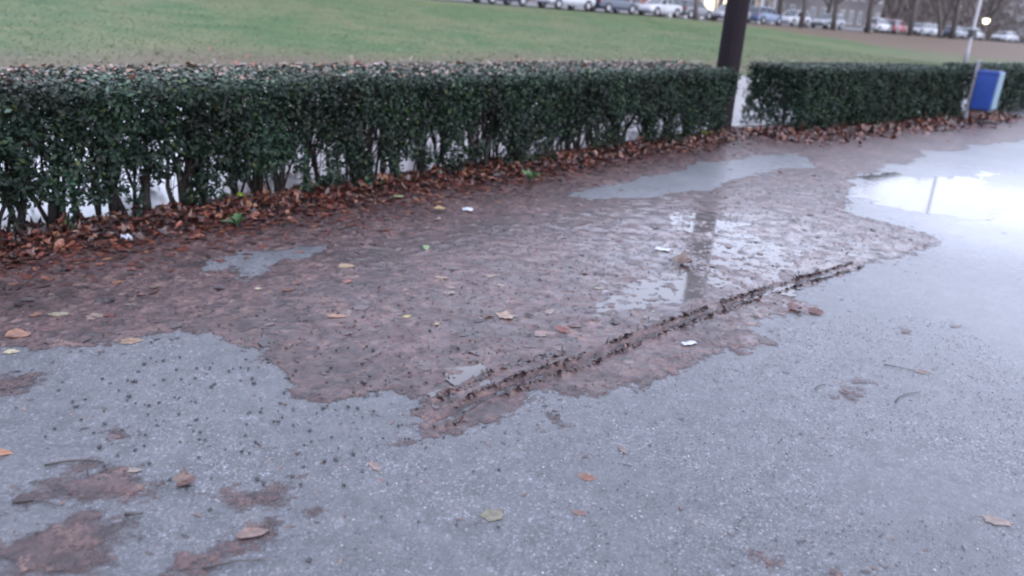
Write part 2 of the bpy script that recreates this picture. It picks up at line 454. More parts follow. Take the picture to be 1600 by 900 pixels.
# ------------------------------------------------------------------ leaf mush, puddles
POLY = {
    'mush': [(-2.91, 3.78), (-2.26, 2.85), (-2.17, 2.96), (-1.93, 2.92), (-1.79, 3.02), (-1.47, 3.18), (-1.13, 3.07), (-0.96, 2.85), (-0.71, 2.61), (-0.48, 2.71), (-0.33, 2.66), (-0.24, 2.48), (-0.06, 2.56), (0.13, 2.79), (0.56, 2.88), (0.77, 3.11), (1.12, 3.36), (1.32, 3.56), (1.30, 3.70), (1.53, 3.97), (1.73, 4.00), (1.79, 4.13), (1.67, 4.29), (2.10, 4.72), (2.62, 5.15), (3.10, 5.50), (3.45, 5.95), (3.16, 6.27), (2.91, 6.59), (3.15, 7.18), (3.58, 8.02), (4.43, 9.09), (5.76, 10.50), (7.22, 11.85), (8.79, 13.09), (11.25, 16.94), (9.43, 15.69), (7.63, 14.16), (5.85, 12.71), (4.57, 11.77), (3.48, 11.03), (2.56, 10.89), (1.82, 10.07), (1.02, 9.18), (0.15, 8.22), (-0.72, 7.25), (-1.59, 6.28), (-2.39, 5.39), (-3.19, 4.50), (-4.00, 3.61)],
    'spur': [(0.08, 2.85), (0.24, 2.73), (0.30, 2.60), (0.23, 2.56), (0.13, 2.70)],
    'smears': [
        [(-1.54, 1.98), (-1.45, 2.10), (-1.29, 2.16), (-1.11, 2.13), (-1.04, 2.02), (-1.15, 1.92), (-1.32, 1.94), (-1.47, 1.88)],
        [(-1.34, 1.62), (-1.43, 1.75), (-1.33, 1.83), (-1.27, 1.96), (-1.09, 1.93), (-1.04, 1.83), (-1.10, 1.75), (-1.11, 1.64)],
        [(-0.94, 1.65), (-0.92, 1.75), (-0.82, 1.81), (-0.78, 1.92), (-0.66, 1.98), (-0.63, 1.83), (-0.75, 1.72), (-0.81, 1.65)],
        [(-1.48, 2.42), (-1.27, 2.39), (-1.26, 2.34), (-1.38, 2.32)],
        [(-0.64, 2.01), (-0.51, 2.01), (-0.51, 1.97), (-0.60, 1.96)],
        [(2.10, 3.90), (2.18, 3.89), (2.10, 3.76), (2.04, 3.77)],
        [(-2.10, 2.72), (-1.87, 2.78), (-1.79, 2.65), (-1.88, 2.57), (-1.98, 2.55)],
        [(-0.92, 2.05), (-0.90, 2.11), (-0.78, 2.09), (-0.74, 2.16), (-0.63, 2.20), (-0.64, 2.09), (-0.65, 2.00), (-0.78, 1.97), (-0.87, 1.99)],
        [(-1.43, 1.75), (-1.34, 1.85), (-1.27, 1.93), (-1.16, 1.83), (-1.06, 1.76), (-1.08, 1.64), (-1.32, 1.59)],
        [(-0.95, 1.69), (-0.86, 1.77), (-0.77, 1.81), (-0.76, 1.90), (-0.66, 1.95), (-0.65, 1.85), (-0.79, 1.73), (-0.88, 1.66)],
        [(-1.44, 2.05), (-1.49, 2.16), (-1.36, 2.21), (-1.30, 2.13), (-1.38, 2.09)],
        [(-0.42, 2.37), (-0.35, 2.44), (-0.27, 2.44), (-0.33, 2.37)],
        [(1.42, 3.06), (1.60, 3.21), (1.66, 3.17), (1.56, 2.95), (1.44, 2.91)],
        [(1.51, 4.08), (1.63, 4.18), (1.75, 4.04), (1.70, 3.95), (1.54, 3.94)],
        [(-1.24, 2.10), (-1.21, 2.18), (-1.11, 2.03), (-1.12, 1.96)],
        [(0.79, 1.93), (0.86, 1.90), (0.82, 1.82), (0.76, 1.83)],
        [(0.97, 1.93), (1.07, 1.90), (1.02, 1.83), (0.96, 1.84)]],
    'clear': [
        [(0.45, 6.62), (0.89, 7.09), (1.49, 7.81), (2.20, 8.59), (2.82, 9.29), (3.36, 9.65), (3.60, 9.43), (2.75, 8.41), (1.87, 7.43), (1.14, 6.69), (0.66, 6.46)],
        [(-1.83, 4.20), (-1.71, 4.40), (-1.59, 4.50), (-1.21, 4.64), (-1.27, 4.40), (-1.44, 4.28), (-1.45, 4.04), (-1.59, 4.17), (-1.71, 4.08)]],
    'track': [(-0.24, 2.57), (-0.08, 2.79), (0.11, 2.99), (0.31, 3.14), (0.51, 3.36), (0.84, 3.69), (1.27, 4.09), (1.73, 4.50), (2.21, 4.90), (2.76, 5.38)],
    'puddles': [
        [(3.16, 7.29), (3.62, 8.04), (3.70, 8.49), (4.31, 8.83), (4.42, 8.44), (4.92, 8.59), (5.47, 9.19), (5.64, 9.10), (5.04, 8.23), (5.01, 7.83), (4.75, 7.22), (4.00, 6.64), (3.54, 6.61), (3.34, 6.93)],
        [(1.28, 5.91), (1.66, 6.49), (1.82, 6.25), (1.61, 5.62), (1.77, 5.32), (1.82, 4.96), (1.58, 4.53), (1.25, 4.30), (1.08, 4.32), (1.21, 4.84), (1.39, 5.48)],
        [(0.45, 3.80), (0.55, 4.09), (0.76, 4.32), (0.97, 4.44), (1.13, 4.56), (1.04, 4.20), (0.86, 4.02), (0.64, 3.82)],
        [(-0.35, 2.88), (-0.28, 2.96), (-0.15, 3.02), (-0.12, 2.93), (-0.19, 2.87), (-0.29, 2.80)]],
}
WATER_Z = 0.0064

def mush_mask(x, y):
    """distance inside the mush outline in metres (warped, ragged)"""
    wx = x + 0.24*(fbm(x*4, y*4, 21)-0.5) + 0.05*(fbm(x*22, y*22, 22)-0.5)
    wy = y + 0.20*(fbm(x*4, y*4, 31)-0.5) + 0.05*(fbm(x*22, y*22, 32)-0.5)
    d = np.maximum(sdist(wx, wy, POLY['mush']), sdist(wx, wy, POLY['spur']))
    for c in POLY['clear']: d = np.minimum(d, -sdist(wx, wy, c)+0.02)
    for s_ in POLY['smears']: d = np.maximum(d, sdist(x + 0.35*(wx-x), y + 0.35*(wy-y), s_)*0.8+0.022)
    d = d - 0.9*sstep(6.0, 9.0, y)*np.maximum(0, fbm(x*1.8+3, y*1.8, 25, 3)-0.47)      # thin and patchy further off
    d = d + 0.10*(fbm(x*24, y*24, 23, 3)-0.5) + 0.035*(fbm(x*85, y*85, 24, 2)-0.5)
    return d

def mush_h(x, y):
    d = mush_mask(x, y)
    m = sstep(-0.04, 0.15, d)
    cl = fbm(x*13, y*13, 41, 3)
    h = m*(0.0058 + 0.0070*cl + 0.002*fbm(x*45, y*45, 42, 2)) - 0.0030
    h += m*0.006*sstep(0.60, 0.78, fbm(x*20+3, y*20, 44, 3))       # lumps of matted leaf
    h += 0.005*(fbm(x*2.2, y*2.2, 43)-0.5)*m
    for i, q in enumerate(POLY['puddles']):
        dd = sdist(x, y, q)
        h -= sstep(-0.10, 0.12, dd)*(0.014, 0.0006, 0.0034, 0.0062)[i]
    # thin wet film areas around the broken puddle
    h -= 0.0022*np.exp(-(((x-1.7)/0.75)**2 + ((y-5.2)/0.9)**2))
    # wheel rut: two ragged ridges pushed up beside a shallow groove
    L = ldist(x, y, POLY['track'])
    along = sstep(2.4, 2.75, y)*(1-sstep(4.5, 5.0, y))
    wob = 0.012*(fbm(x*9, y*9, 51)-0.5)
    lump = 0.45 + 1.1*fbm(x*26, y*26, 52, 3)
    h += along*0.014*lump*np.exp(-((L-0.036+wob)/0.014)**2)*m
    h += along*0.009*lump*np.exp(-((L+0.040+wob)/0.013)**2)*m
    h -= along*0.006*np.exp(-(L/0.022)**2)*m
    h += along*0.008*lump*np.exp(-((L-0.135+wob*2)/0.018)**2)*(1-sstep(3.0, 3.3, y))*m
    return np.where(d > -0.03, h, -0.01)

def mush_grid(name, x0, x1, y0, y1, st):
    xs, ys = np.arange(x0, x1+st/2, st), np.arange(y0, y1+st/2, st)
    X, Y = np.meshgrid(xs, ys, indexing='ij')
    H = mush_h(X, Y)
    idx = np.arange(X.size).reshape(X.shape)
    keep = np.maximum(np.maximum(H[:-1, :-1], H[1:, :-1]), np.maximum(H[1:, 1:], H[:-1, 1:])) > 0.0004
    F = np.stack([idx[:-1, :-1], idx[1:, :-1], idx[1:, 1:], idx[:-1, 1:]], -1)[keep]
    used, inv = np.unique(F, return_inverse=True)
    V = np.stack([X.ravel(), Y.ravel(), np.maximum(H.ravel(), -0.006)], 1)[used]
    return V, inv.reshape(-1, 4)

V1, F1 = mush_grid('near', -3.4, 3.6, 1.5, 5.4, 0.009)
V2, F2 = mush_grid('far', -1.6, 11.0, 5.4, 16.0, 0.024)
VV = np.vstack([V1, V2])
film = np.clip(VV[:, 2]/0.0062, 0, 1)*np.where(np.maximum(sdist(VV[:, 0], VV[:, 1], POLY['mush']), sdist(VV[:, 0], VV[:, 1], POLY['spur'])) > -0.12, 1.0, 0.55)
mush = link('wet_leaf_mush', arr_mesh('wet_leaf_mush', np.vstack([V1, V2]), np.vstack([F1, F2+len(V1)]), True, np.repeat(film[:, None], 3, 1)), M['mush'])
tag(mush, 'brown mush of trodden wet leaves spread over the asphalt in front of the hedge', 'leaf mush', kind='stuff')

def puddle(q, z, grow, st, seed):
    """still water filling a shallow hollow: kept where the hollow lies under the water level"""
    P = np.array(q); lo, hi = P.min(0)-0.5, P.max(0)+0.5
    X, Y = np.meshgrid(np.arange(lo[0], hi[0], st), np.arange(lo[1], hi[1], st), indexing='ij')
    d = sdist(X, Y, q) + grow + 0.5*(fbm(X*3, Y*3, seed)-0.5) + 0.22*(fbm(X*11, Y*11, seed+5)-0.5) + 0.10*(fbm(X*40, Y*40, seed+9)-0.5)
    idx = np.arange(X.size).reshape(X.shape)
    keep = np.minimum(np.minimum(d[:-1, :-1], d[1:, :-1]), np.minimum(d[1:, 1:], d[:-1, 1:])) > 0
    F = np.stack([idx[:-1, :-1], idx[1:, :-1], idx[1:, 1:], idx[:-1, 1:]], -1)[keep]
    used, inv = np.unique(F, return_inverse=True)
    V = np.stack([X.ravel(), Y.ravel(), np.full(X.size, z)], 1)[used]
    tag(link('puddle', arr_mesh('puddle', V, inv.reshape(-1, 4), True), M['water']), kind='structure')
puddle(POLY['puddles'][0], 0.0007, -0.03, 0.012, 401)
puddle(POLY['puddles'][1], WATER_Z-0.0007, 0.10, 0.010, 402)
puddle(POLY['puddles'][2], WATER_Z-0.0012, 0.12, 0.008, 403)
puddle(POLY['puddles'][3], WATER_Z, 0.06, 0.006, 404)

# ------------------------------------------------------------------ leaf shapes
def leaf_shape(kind, n=14):
    """outline fan: centre + n rim vertices, unit length along x, in the xy plane"""
    pts = [(0.0, 0.0)]
    for i in range(n):
        a = 2*math.pi*i/n
        if kind == 'oval':
            x = 0.5*math.cos(a); y = 0.19*math.sin(a)*abs(math.sin(a))**0.35*(1-0.3*math.cos(a))
        elif kind == 'lobed':
            r = 0.38 + 0.06*math.cos(5*a) + 0.03*math.cos(10*a+.5) + 0.07*math.cos(a) + 0.03*math.cos(2*a+1)
            x, y = r*math.cos(a), r*math.sin(a)
        else:
            x = 0.5*math.cos(a)*(1 if math.cos(a) > 0 else .82); y = 0.30*math.sin(a)*(1-0.35*math.cos(a))*(0.92+0.08*math.cos(7*a))
        pts.append((x, y))
    f = [(0, 1+i, 1+(i+1) % n) for i in range(n)]
    return np.array(pts), np.array(f)

LS = {k: leaf_shape(k, 20 if k == 'lobed' else 16) for k in ('oval', 'lobed', 'broad')}

def scatter_leaves(kind, pos, size, yaw, tilt, tiltdir, curl, col):
    """N leaves as one vertex/face/colour set"""
    pts, f = LS[kind]; n = len(pos); k = len(pts)
    jit = 1 + 0.30*(RNG.random((n, k))-0.55)
    u = pts[None, :, 0]*jit*size[:, None]; v = pts[None, :, 1]*jit*size[:, None]
    w = curl[:, None]*(pts[None, :, 1]**2*4.0 + 0.7*pts[None, :, 0]**2)*size[:, None]
    w = w + (RNG.random((n, k))-0.5)*0.06*size[:, None]*np.minimum(1, abs(curl)+0.15)[:, None]
    cy, sy = np.cos(yaw)[:, None], np.sin(yaw)[:, None]
    x = u*cy - v*sy; y = u*sy + v*cy; z = w
    # tilt about a horizontal axis in direction tiltdir
    ax, ay = np.cos(tiltdir)[:, None], np.sin(tiltdir)[:, None]
    al = x*ax + y*ay; pe = -x*ay + y*ax
    ct, st = np.cos(tilt)[:, None], np.sin(tilt)[:, None]
    pe2 = pe*ct - z*st; z2 = pe*st + z*ct
    x2 = al*ax - pe2*ay; y2 = al*ay + pe2*ax
    low = z2.min(1, keepdims=True)
    V = np.stack([x2 + pos[:, 0:1], y2 + pos[:, 1:2], z2 - low*0.85 + pos[:, 2:3]], -1).reshape(-1, 3)
    F = (f[None] + (np.arange(n)*k)[:, None, None]).reshape(-1, 3)
    C = np.repeat(col, k, 0)*(0.8+0.4*RNG.random((n*k, 1)))
    return V, F, C

def join(parts):
    vs, fs, cs, b = [], [], [], 0
    for v, f, c in parts:
        vs.append(v); fs.append(f+b); cs.append(c); b += len(v)
    return np.vstack(vs), np.vstack(fs), np.vstack(cs)

def palette(cols, weights, n):
    c = np.array(cols)[RNG.choice(len(cols), n, p=np.array(weights)/sum(weights))]
    return c*(0.7+0.6*RNG.random((n, 1)))

# ------------------------------------------------------------------ hedges
GREENS = [(0.0045, 0.0118, 0.0085), (0.0068, 0.0175, 0.0115), (0.0115, 0.0265, 0.0140), (0.028, 0.042, 0.012), (0.009, 0.007, 0.007)]

def hedge(name, label, A, B, depth, height, count, leaf, seed, gaps=1.0, stems_per=4, spacing=0.3):
    rng = np.random.default_rng(seed)
    A, B = np.array(A), np.array(B)
    Ln = np.linalg.norm(B-A); dx = (B-A)/Ln; dn = np.array((-dx[1], dx[0]))
    root = empty(name, (A[0], A[1], 0), math.atan2(dx[1], dx[0]))     # local x along, y behind
    tag(root, label, 'hedge', 'clipped hedges along the asphalt path')
    # foliage
    per = 9
    n = count*3//per
    s = rng.random(n)*Ln
    which = rng.random(n)
    z = rng.random(n)**0.9*height
    p = np.zeros(n)
    front = which < 0.42; back = (which >= 0.42) & (which < 0.60); top = (which >= 0.60) & (which < 0.80); inner = which >= 0.80
    bul = 0.20*(fbm(s*1.7, z*2.5, seed+3)-0.5) + 0.07*(fbm(s*7, z*7, seed+4)-0.5)
    p[front] = (np.abs(rng.normal(0, 0.06, n)) + bul)[front]
    p[back] = (depth - np.abs(rng.normal(0, 0.06, n)) + bul)[back]
    p[top] = rng.random(n)[top]*depth
    p[inner] = rng.random(n)[inner]*depth
    ends = which >= 0.93                                              # leafy end faces
    s[ends] = np.where(rng.random(n) < 0.5, np.abs(rng.normal(0.05, 0.05, n)), Ln-np.abs(rng.normal(0.05, 0.05, n)))[ends]
    wav = 0.05*(fbm(s*1.3, p*2.0, seed+5)-0.5) + 0.04*(fbm(s*9, p*9, seed+6)-0.5)
    wav = wav + 0.035*p/depth
    z[top] = (height - np.abs(rng.normal(0, 0.03, n)) + wav)[top]
    # rounded shoulders
    rim = np.minimum(p, depth-p); sh = np.clip(1-rim/0.10, 0, 1)
    z = np.minimum(z, height + wav - 0.05*sh**2)
    dn_front = 0.5*fbm(s*2.6, z*2.2, seed+11) + 0.5*fbm(s*8, z*6, seed+12)
    dn_back = 0.5*fbm(s*2.6, z*2.2, seed+13) + 0.5*fbm(s*8, z*6, seed+14)
    dnz = np.where(back, dn_back, dn_front)
    zr = z/height
    thr = np.interp(zr, [0.0, 0.12, 0.3, 0.5, 0.7, 0.85, 1.0], np.array([0.62, 0.55, 0.47, 0.39, 0.30, 0.12, 0.0])*gaps)
    dens = np.interp(zr, [0.0, 0.1, 0.3, 0.6, 1.0], [0.55, 0.75, 0.92, 1.0, 1.0])
    thr = np.where(np.minimum(s, Ln-s) < 0.35, thr-0.10, thr)
    ok = (dnz > thr) & (rng.random(n) < dens) & ~(inner & ~ends & (zr < 0.38))
    # ends
    e = np.minimum(s, Ln-s); ok &= e > 0.07*fbm(z*6, p*6, seed+15)
    i = np.nonzero(ok)[0][:count//per]
    s, p, z = s[i], p[i], z[i]; m0 = len(i)
    front, back, top = front[i], back[i], top[i]
    # every sprig: leaves strung along a short shoot that points out and up
    sd_ = rng.normal(0, 0.45, (m0, 3)); sd_[:, 1] += np.where(front, -0.7, np.where(back, 0.7, 0)); sd_[:, 2] += 0.75
    sd_ /= np.linalg.norm(sd_, axis=1, keepdims=True)
    t_ = np.tile(np.linspace(-0.5, 0.5, per), (m0, 1)) + rng.normal(0, 0.05, (m0, per))
    Q = np.stack([s, p, z], 1)[:, None, :] + sd_[:, None, :]*t_[:, :, None]*leaf*2.6 + rng.normal(0, leaf*0.36, (m0, per, 3))
    Q = Q.reshape(-1, 3); s, p, z = Q[:, 0], Q[:, 1], Q[:, 2]
    z = np.where(z > height+0.05, height+0.05-(z-height-0.05)*0.5, z); m = len(z); zr = z/height
    front, back, top = np.repeat(front, per), np.repeat(back, per), np.repeat(top, per)
    # orientation
    nrm = rng.normal(0, 0.75, (m, 3)); nrm[:, 1] += np.where(front, -0.8, np.where(back, 0.8, 0)); nrm[:, 2] += np.where(top, 2.0, 0.45)
    nrm /= np.linalg.norm(nrm, axis=1, keepdims=True)
    up = rng.normal(0, 1, (m, 3)); up[:, 2] += 0.6
    a = up - (up*nrm).sum(1, keepdims=True)*nrm; a /= np.linalg.norm(a, axis=1, keepdims=True)
    b_ = np.cross(nrm, a)
    sz = leaf*(0.65+0.7*rng.random(m))[:, None]
    c0 = np.stack([s, p, z], 1)
    fold = nrm*sz*0.10
    V = np.stack([c0 - a*sz*0.5, c0 + b_*sz*0.26 + fold, c0 + a*sz*0.5, c0 - b_*sz*0.26 + fold], 1).reshape(-1, 3)
    V[:, 2] = np.maximum(V[:, 2], 0.01)
    k = np.arange(m)[:, None]*4
    F = np.concatenate([k+np.array([[0, 2, 1]]), k+np.array([[0, 3, 2]])], 0)
    pick = rng.random(m)
    clump = fbm(s*3, z*3, seed+20)
    g = np.array(GREENS)[np.digitize(pick, [0.38, 0.74, 0.93, 0.965])]
    g = g*(0.15+1.7*clump**1.3)[:, None]*(0.75+0.5*rng.random((m, 1)))
    g = np.where(top[:, None], g*1.6 + np.array((0.026, 0.028, 0.026)), g)      # weathered top leaves, paled further to put the sky's sheen into their colour
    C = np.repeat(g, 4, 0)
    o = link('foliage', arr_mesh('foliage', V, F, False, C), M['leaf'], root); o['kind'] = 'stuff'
    # stems and twigs
    tw = MB()
    st_s = 0.12
    while st_s < Ln-0.1:
        base = np.array((st_s, depth*0.32 + rng.normal(0, 0.08), 0.0))
        for j in range(rng.integers(stems_per-1, stems_per+2)):
            b0 = base + np.array((rng.normal(0, 0.045), rng.normal(0, 0.045), 0))
            lean = np.array((rng.normal(0.02, 0.10), rng.normal(0.06, 0.07), 0)); hh = height*(0.55+0.4*rng.random())
            pts = [b0 + lean*t*1.4 + np.array((rng.normal(0, 0.012), rng.normal(0, 0.012), 0))*(t > 0) + np.array((0, 0, hh*t)) for t in (0, 0.22, 0.45, 0.7, 1.0)]
            pts[0] = pts[0] - np.array((0, 0, 0.02))
            r0 = 0.008+0.019*rng.random()**1.8
            mb = MB(); mb.tube(pts, [r0*1.25, r0, r0*0.85, r0*0.6, r0*0.25], 6)
            mb.build('stem', M['bark'], root, True)
            for q in range(9):
                t = 0.12+0.75*rng.random(); i0 = min(int(t*4), 3)
                c = pts[i0]*(1-(t*4-i0)) + pts[i0+1]*(t*4-i0) if t*4 < 4 else pts[-1]
                dv = np.array((rng.normal(0.04, 0.08), rng.normal(-0.03, 0.12), 0.16+0.26*rng.random()))
                e1 = c+dv*0.55+rng.normal(0, 0.01, 3); e2 = c+dv
                if e2[2] < height-0.03: tw.tube([c, e1, e2], [0.0045, 0.0034, 0.0016], 3, False)
        st_s += spacing*(0.6+0.8*rng.random())
    o = tw.build('twigs', M['bark'], root); o['kind'] = 'stuff'
    return root, dx, dn, Ln

hA = W(-4.0, 0); hB = W(8.80, 0)
hedge('hedge', 'long near clipped hedge with gaps low down, running left from the dark pole', hA, hB, 1.1, 0.875, 205000, 0.040, 101, 1.04, 6, 0.25)
h2A, h2B = (4.02, 11.46), (8.30, 15.05)
hedge('hedge', 'dense far clipped hedge between the dark pole and the blue litter bin', h2A, h2B, 1.0, 0.90, 110000, 0.044, 202, 0.72, 3, 0.4)
h3A, h3B = (9.05, 15.75), (19.5, 25.2)
hedge('hedge', 'last stretch of clipped hedge beyond the blue litter bin, cut by the frame', h3A, h3B, 0.9, 0.93, 60000, 0.06, 303, 0.6, 2, 0.6)

# ------------------------------------------------------------------ loose leaf litter under the hedges
BROWNS = [(0.030, 0.016, 0.014), (0.060, 0.028, 0.022), (0.095, 0.038, 0.026), (0.125, 0.072, 0.045), (0.16, 0.11, 0.06), (0.015, 0.010, 0.010)]
BROWNS = [(.76*c[0], .50*c[1], .48*c[2]) for c in BROWNS]
BW = [28, 30, 18, 10, 4, 10]

def litter_h(p):   # mound height against the hedge foot
    return 0.055*np.exp(-((p-0.12)/0.32)**2)

parts = []
for kind, n in (('oval', 6200), ('lobed', 2300), ('broad', 4200)):
    s = RNG.random(n)*13.5-4.0; p = 0.30 - np.abs(RNG.normal(0, 0.42, n))
    p = np.where(s < 4.5, p - 0.25*RNG.random(n)*np.clip(1-(s/4.5), 0, 1), p)
    xy = HO + s[:, None]*HD + p[:, None]*HN
    z = litter_h(p)*RNG.random(n)**0.6 + np.maximum(mush_h(xy[:, 0], xy[:, 1]), 0) + 0.002
    amt = np.clip(1.1+p*1.6, 0.15, 1)
    parts.append(scatter_leaves(kind, np.column_stack([xy, z]), 0.035+0.05*RNG.random(n), RNG.random(n)*6.28, RNG.normal(0, 0.4, n)*amt, RNG.random(n)*6.28, RNG.normal(0.25, 0.6, n)*amt, palette(BROWNS, BW, n)))
    n2 = n//2
    A, B = np.array(h2A), np.array((10.5, 17.0)); d2 = (B-A)/np.linalg.norm(B-A); n_2 = np.array((-d2[1], d2[0]))
    s = RNG.random(n2)*np.linalg.norm(B-A)-0.8; p = 0.3-np.abs(RNG.normal(0, 0.4, n2)); xy = A + s[:, None]*d2 + p[:, None]*n_2
    z = litter_h(p)*RNG.random(n2)**0.6 + 0.003
    parts.append(scatter_leaves(kind, np.column_stack([xy, z]), 0.06+0.07*RNG.random(n2), RNG.random(n2)*6.28, RNG.normal(0, 0.5, n2), RNG.random(n2)*6.28, RNG.normal(0.25, 0.6, n2), palette(BROWNS, BW, n2)))
v, f, c = join(parts)
tag(link('leaf_litter', arr_mesh('leaf_litter', v, f, True, c), M['litter']), 'loose curled brown leaves heaped along the foot of the hedges', 'leaf litter', kind='stuff')

# flattened leaves and shreds lying on the mush
MUSHC = [(0.035, 0.022, 0.022), (0.062, 0.038, 0.037), (0.085, 0.055, 0.050), (0.12, 0.085, 0.07), (0.015, 0.010, 0.011), (0.09, 0.04, 0.028)]
MUSHC = [tuple(.75*x for x in c) for c in MUSHC]
parts = []
for kind, n, s0, s1 in (('oval', 520, 0.025, 0.05), ('lobed', 110, 0.05, 0.06), ('broad', 330, 0.03, 0.05), ('oval', 16000, 0.006, 0.017)):
    m = n*3 if n > 5000 else n*4
    xy = np.column_stack([RNG.random(m)*7.2-3.0, 2.3+RNG.random(m)*6.5])
    d = mush_mask(xy[:, 0], xy[:, 1]); H = mush_h(xy[:, 0], xy[:, 1])
    ok = np.nonzero((d > 0.02) & (H > 0.003) & (np.abs(ldist(xy[:, 0], xy[:, 1], POLY['track'])) > 0.09))[0][:n]
    xy = xy[ok]; k = len(ok)
    dark = s1 < 0.03
    parts.append(scatter_leaves(kind, np.column_stack([xy, H[ok]-0.0005]), s0+s1*RNG.random(k), RNG.random(k)*6.28, RNG.normal(0, 0.05 if not dark else 0.3, k), RNG.random(k)*6.28, RNG.normal(0.03, 0.09 if not dark else 0.5, k), palette(MUSHC, [3, 3, 2, 0.8, 2.5, 1] if not dark else [3, 1, 0.3, 0.2, 8, 1.5], k)))
m = 60000
xy = np.column_stack([RNG.random(m)*7.0-2.6, 1.7+RNG.random(m)*5.5])
d = mush_mask(xy[:, 0], xy[:, 1]); pr = np.where(d < 0.03, np.exp(d/0.11)*0.2 + 0.005, 0)
xy = xy[RNG.random(m) < pr]; k = len(xy)
parts.append(scatter_leaves('oval', np.column_stack([xy, np.maximum(mush_h(xy[:, 0], xy[:, 1]), 0)+0.0005]), 0.006+0.032*RNG.random(k)**3, RNG.random(k)*6.28, RNG.normal(0, 0.12, k), RNG.random(k)*6.28, RNG.normal(0.05, 0.2, k), palette(MUSHC, [3, 3, 2, 0.8, 2.5, 1], k)))
v, f, c = join(parts)
tag(link('flattened_leaves', arr_mesh('flattened_leaves', v, f, True, c), M['litter']), 'torn flattened leaves and shreds lying on the wet mush', 'leaves', kind='stuff')

# ragged clods squeezed up along the wheel rut
TR = np.array(POLY['track']); seg = np.diff(TR, axis=0); sl_ = np.hypot(seg[:, 0], seg[:, 1]); cum = np.concatenate([[0], np.cumsum(sl_)])
n = 2400
u = RNG.random(n)*cum[-1]*0.86; k = np.clip(np.searchsorted(cum, u)-1, 0, len(seg)-1); t = (u-cum[k])/sl_[k]
base = TR[k]+seg[k]*t[:, None]; nn = np.column_stack([-seg[k, 1], seg[k, 0]])/sl_[k][:, None]
lane = np.where(RNG.random(n) < 0.55, 0.036, -0.040) + RNG.normal(0, 0.005, n)
lane = np.where((RNG.random(n) < 0.25) & (base[:, 1] < 3.2), 0.135+RNG.normal(0, .012, n), lane)
keep = fbm(u*5, lane*20, 77, 3) > 0.38
base, lane, nn = base[keep], lane[keep], nn[keep]; n = len(base)
xy = base + nn*lane[:, None]
hz = np.maximum(mush_h(xy[:, 0], xy[:, 1]), 0)
parts = [scatter_leaves('oval', np.column_stack([xy, hz-0.003]), 0.015+0.034*RNG.random(n)**2, RNG.random(n)*6.28, RNG.normal(0, 0.45, n), RNG.random(n)*6.28, RNG.normal(0.3, 0.5, n), palette([(0.014, 0.008, 0.008), (0.028, 0.015, 0.015), (0.050, 0.027, 0.025)], [4, 3, 1.2], n))]
v, f, c = join(parts)
tag(link('rut_clods', arr_mesh('rut_clods', v, f, True, c), M['litter']), 'dark ragged clods of leaf mud squeezed up along the wheel rut', 'clods', kind='stuff')

# fallen leaves on the hedge tops
parts = []
for A, B, n in ((hA, hB, 2600), (np.array(h2A), np.array(h2B), 900)):
    A, B = np.array(A), np.array(B); L_ = np.linalg.norm(B-A); dx = (B-A)/L_; dn = np.array((-dx[1], dx[0]))
    s = RNG.random(n)*L_; p = 0.16+RNG.random(n)**0.7*0.9
    xy = A + s[:, None]*dx + p[:, None]*dn
    parts.append(scatter_leaves('broad', np.column_stack([xy, 0.885+0.04*p]), 0.025+0.05*RNG.random(n), RNG.random(n)*6.28, RNG.normal(0, 0.35, n), RNG.random(n)*6.28, RNG.normal(0.3, 0.5, n), palette([(0.16, 0.05, 0.03), (0.13, 0.08, 0.058), (0.090, 0.074, 0.064), (0.115, 0.10, 0.09)], [1.2, 2.4, 4, 2], n)))
v, f, c = join(parts)
tag(link('hedge_top_leaves', arr_mesh('hedge_top_leaves', v, f, True, c), M['litter']), 'brown and orange leaves caught on the clipped hedge tops', 'leaves', kind='stuff')

# ------------------------------------------------------------------ grass tufts on the lawn
n = 110000
s = -28 + 75*RNG.random(n)**0.9; p = 6.3 + 22*RNG.random(n)**1.3
xy = HO + s[:, None]*HD + p[:, None]*HN
z0 = lawn_z(xy[:, 0], xy[:, 1])
V = []; h = 0.010+0.022*RNG.random(n)
for k in range(2):
    a = RNG.random(n)*6.28; w = 0.012+0.012*RNG.random(n); lx, ly = RNG.normal(0, 0.035, n), RNG.normal(0, 0.035, n)
    V.append(np.stack([np.column_stack([xy[:, 0]-w*np.cos(a), xy[:, 1]-w*np.sin(a), z0-0.01]), np.column_stack([xy[:, 0]+w*np.cos(a), xy[:, 1]+w*np.sin(a), z0-0.01]), np.column_stack([xy[:, 0]+lx, xy[:, 1]+ly, z0+h])], 1))
V = np.concatenate(V, 0).reshape(-1, 3)
gc = palette([(0.060, 0.092, 0.042), (0.078, 0.105, 0.050), (0.098, 0.100, 0.060)], [4, 4, 2], n)
o = link('grass_tufts', arr_mesh('grass_tufts', V, np.arange(len(V)).reshape(-1, 3), False, np.tile(np.repeat(gc, 3, 0), (2, 1))), M['grassblade'])
tag(o, 'short grass tufts growing over the rising lawn', 'grass', kind='stuff')

# leaves blown onto the verge beyond the back path
n = 2600
s = -22 + 60*RNG.random(n); p = 6.5 + np.abs(RNG.normal(0, 2.2, n))
xy = HO + s[:, None]*HD + p[:, None]*HN
v, f, c = scatter_leaves('broad', np.column_stack([xy, lawn_z(xy[:, 0], xy[:, 1])+0.01]), 0.06+0.09*RNG.random(n), RNG.random(n)*6.28, RNG.normal(0, 0.3, n), RNG.random(n)*6.28, RNG.normal(0.2, 0.4, n), palette([(0.15, 0.06, 0.035), (0.14, 0.09, 0.065), (0.13, 0.115, 0.10)], [1.3, 3, 4], n))
tag(link('verge_leaves', arr_mesh('verge_leaves', v, f, True, c), M['litter']), 'pale brown leaves strewn over the grass verge just behind the hedge', 'leaves', kind='stuff')

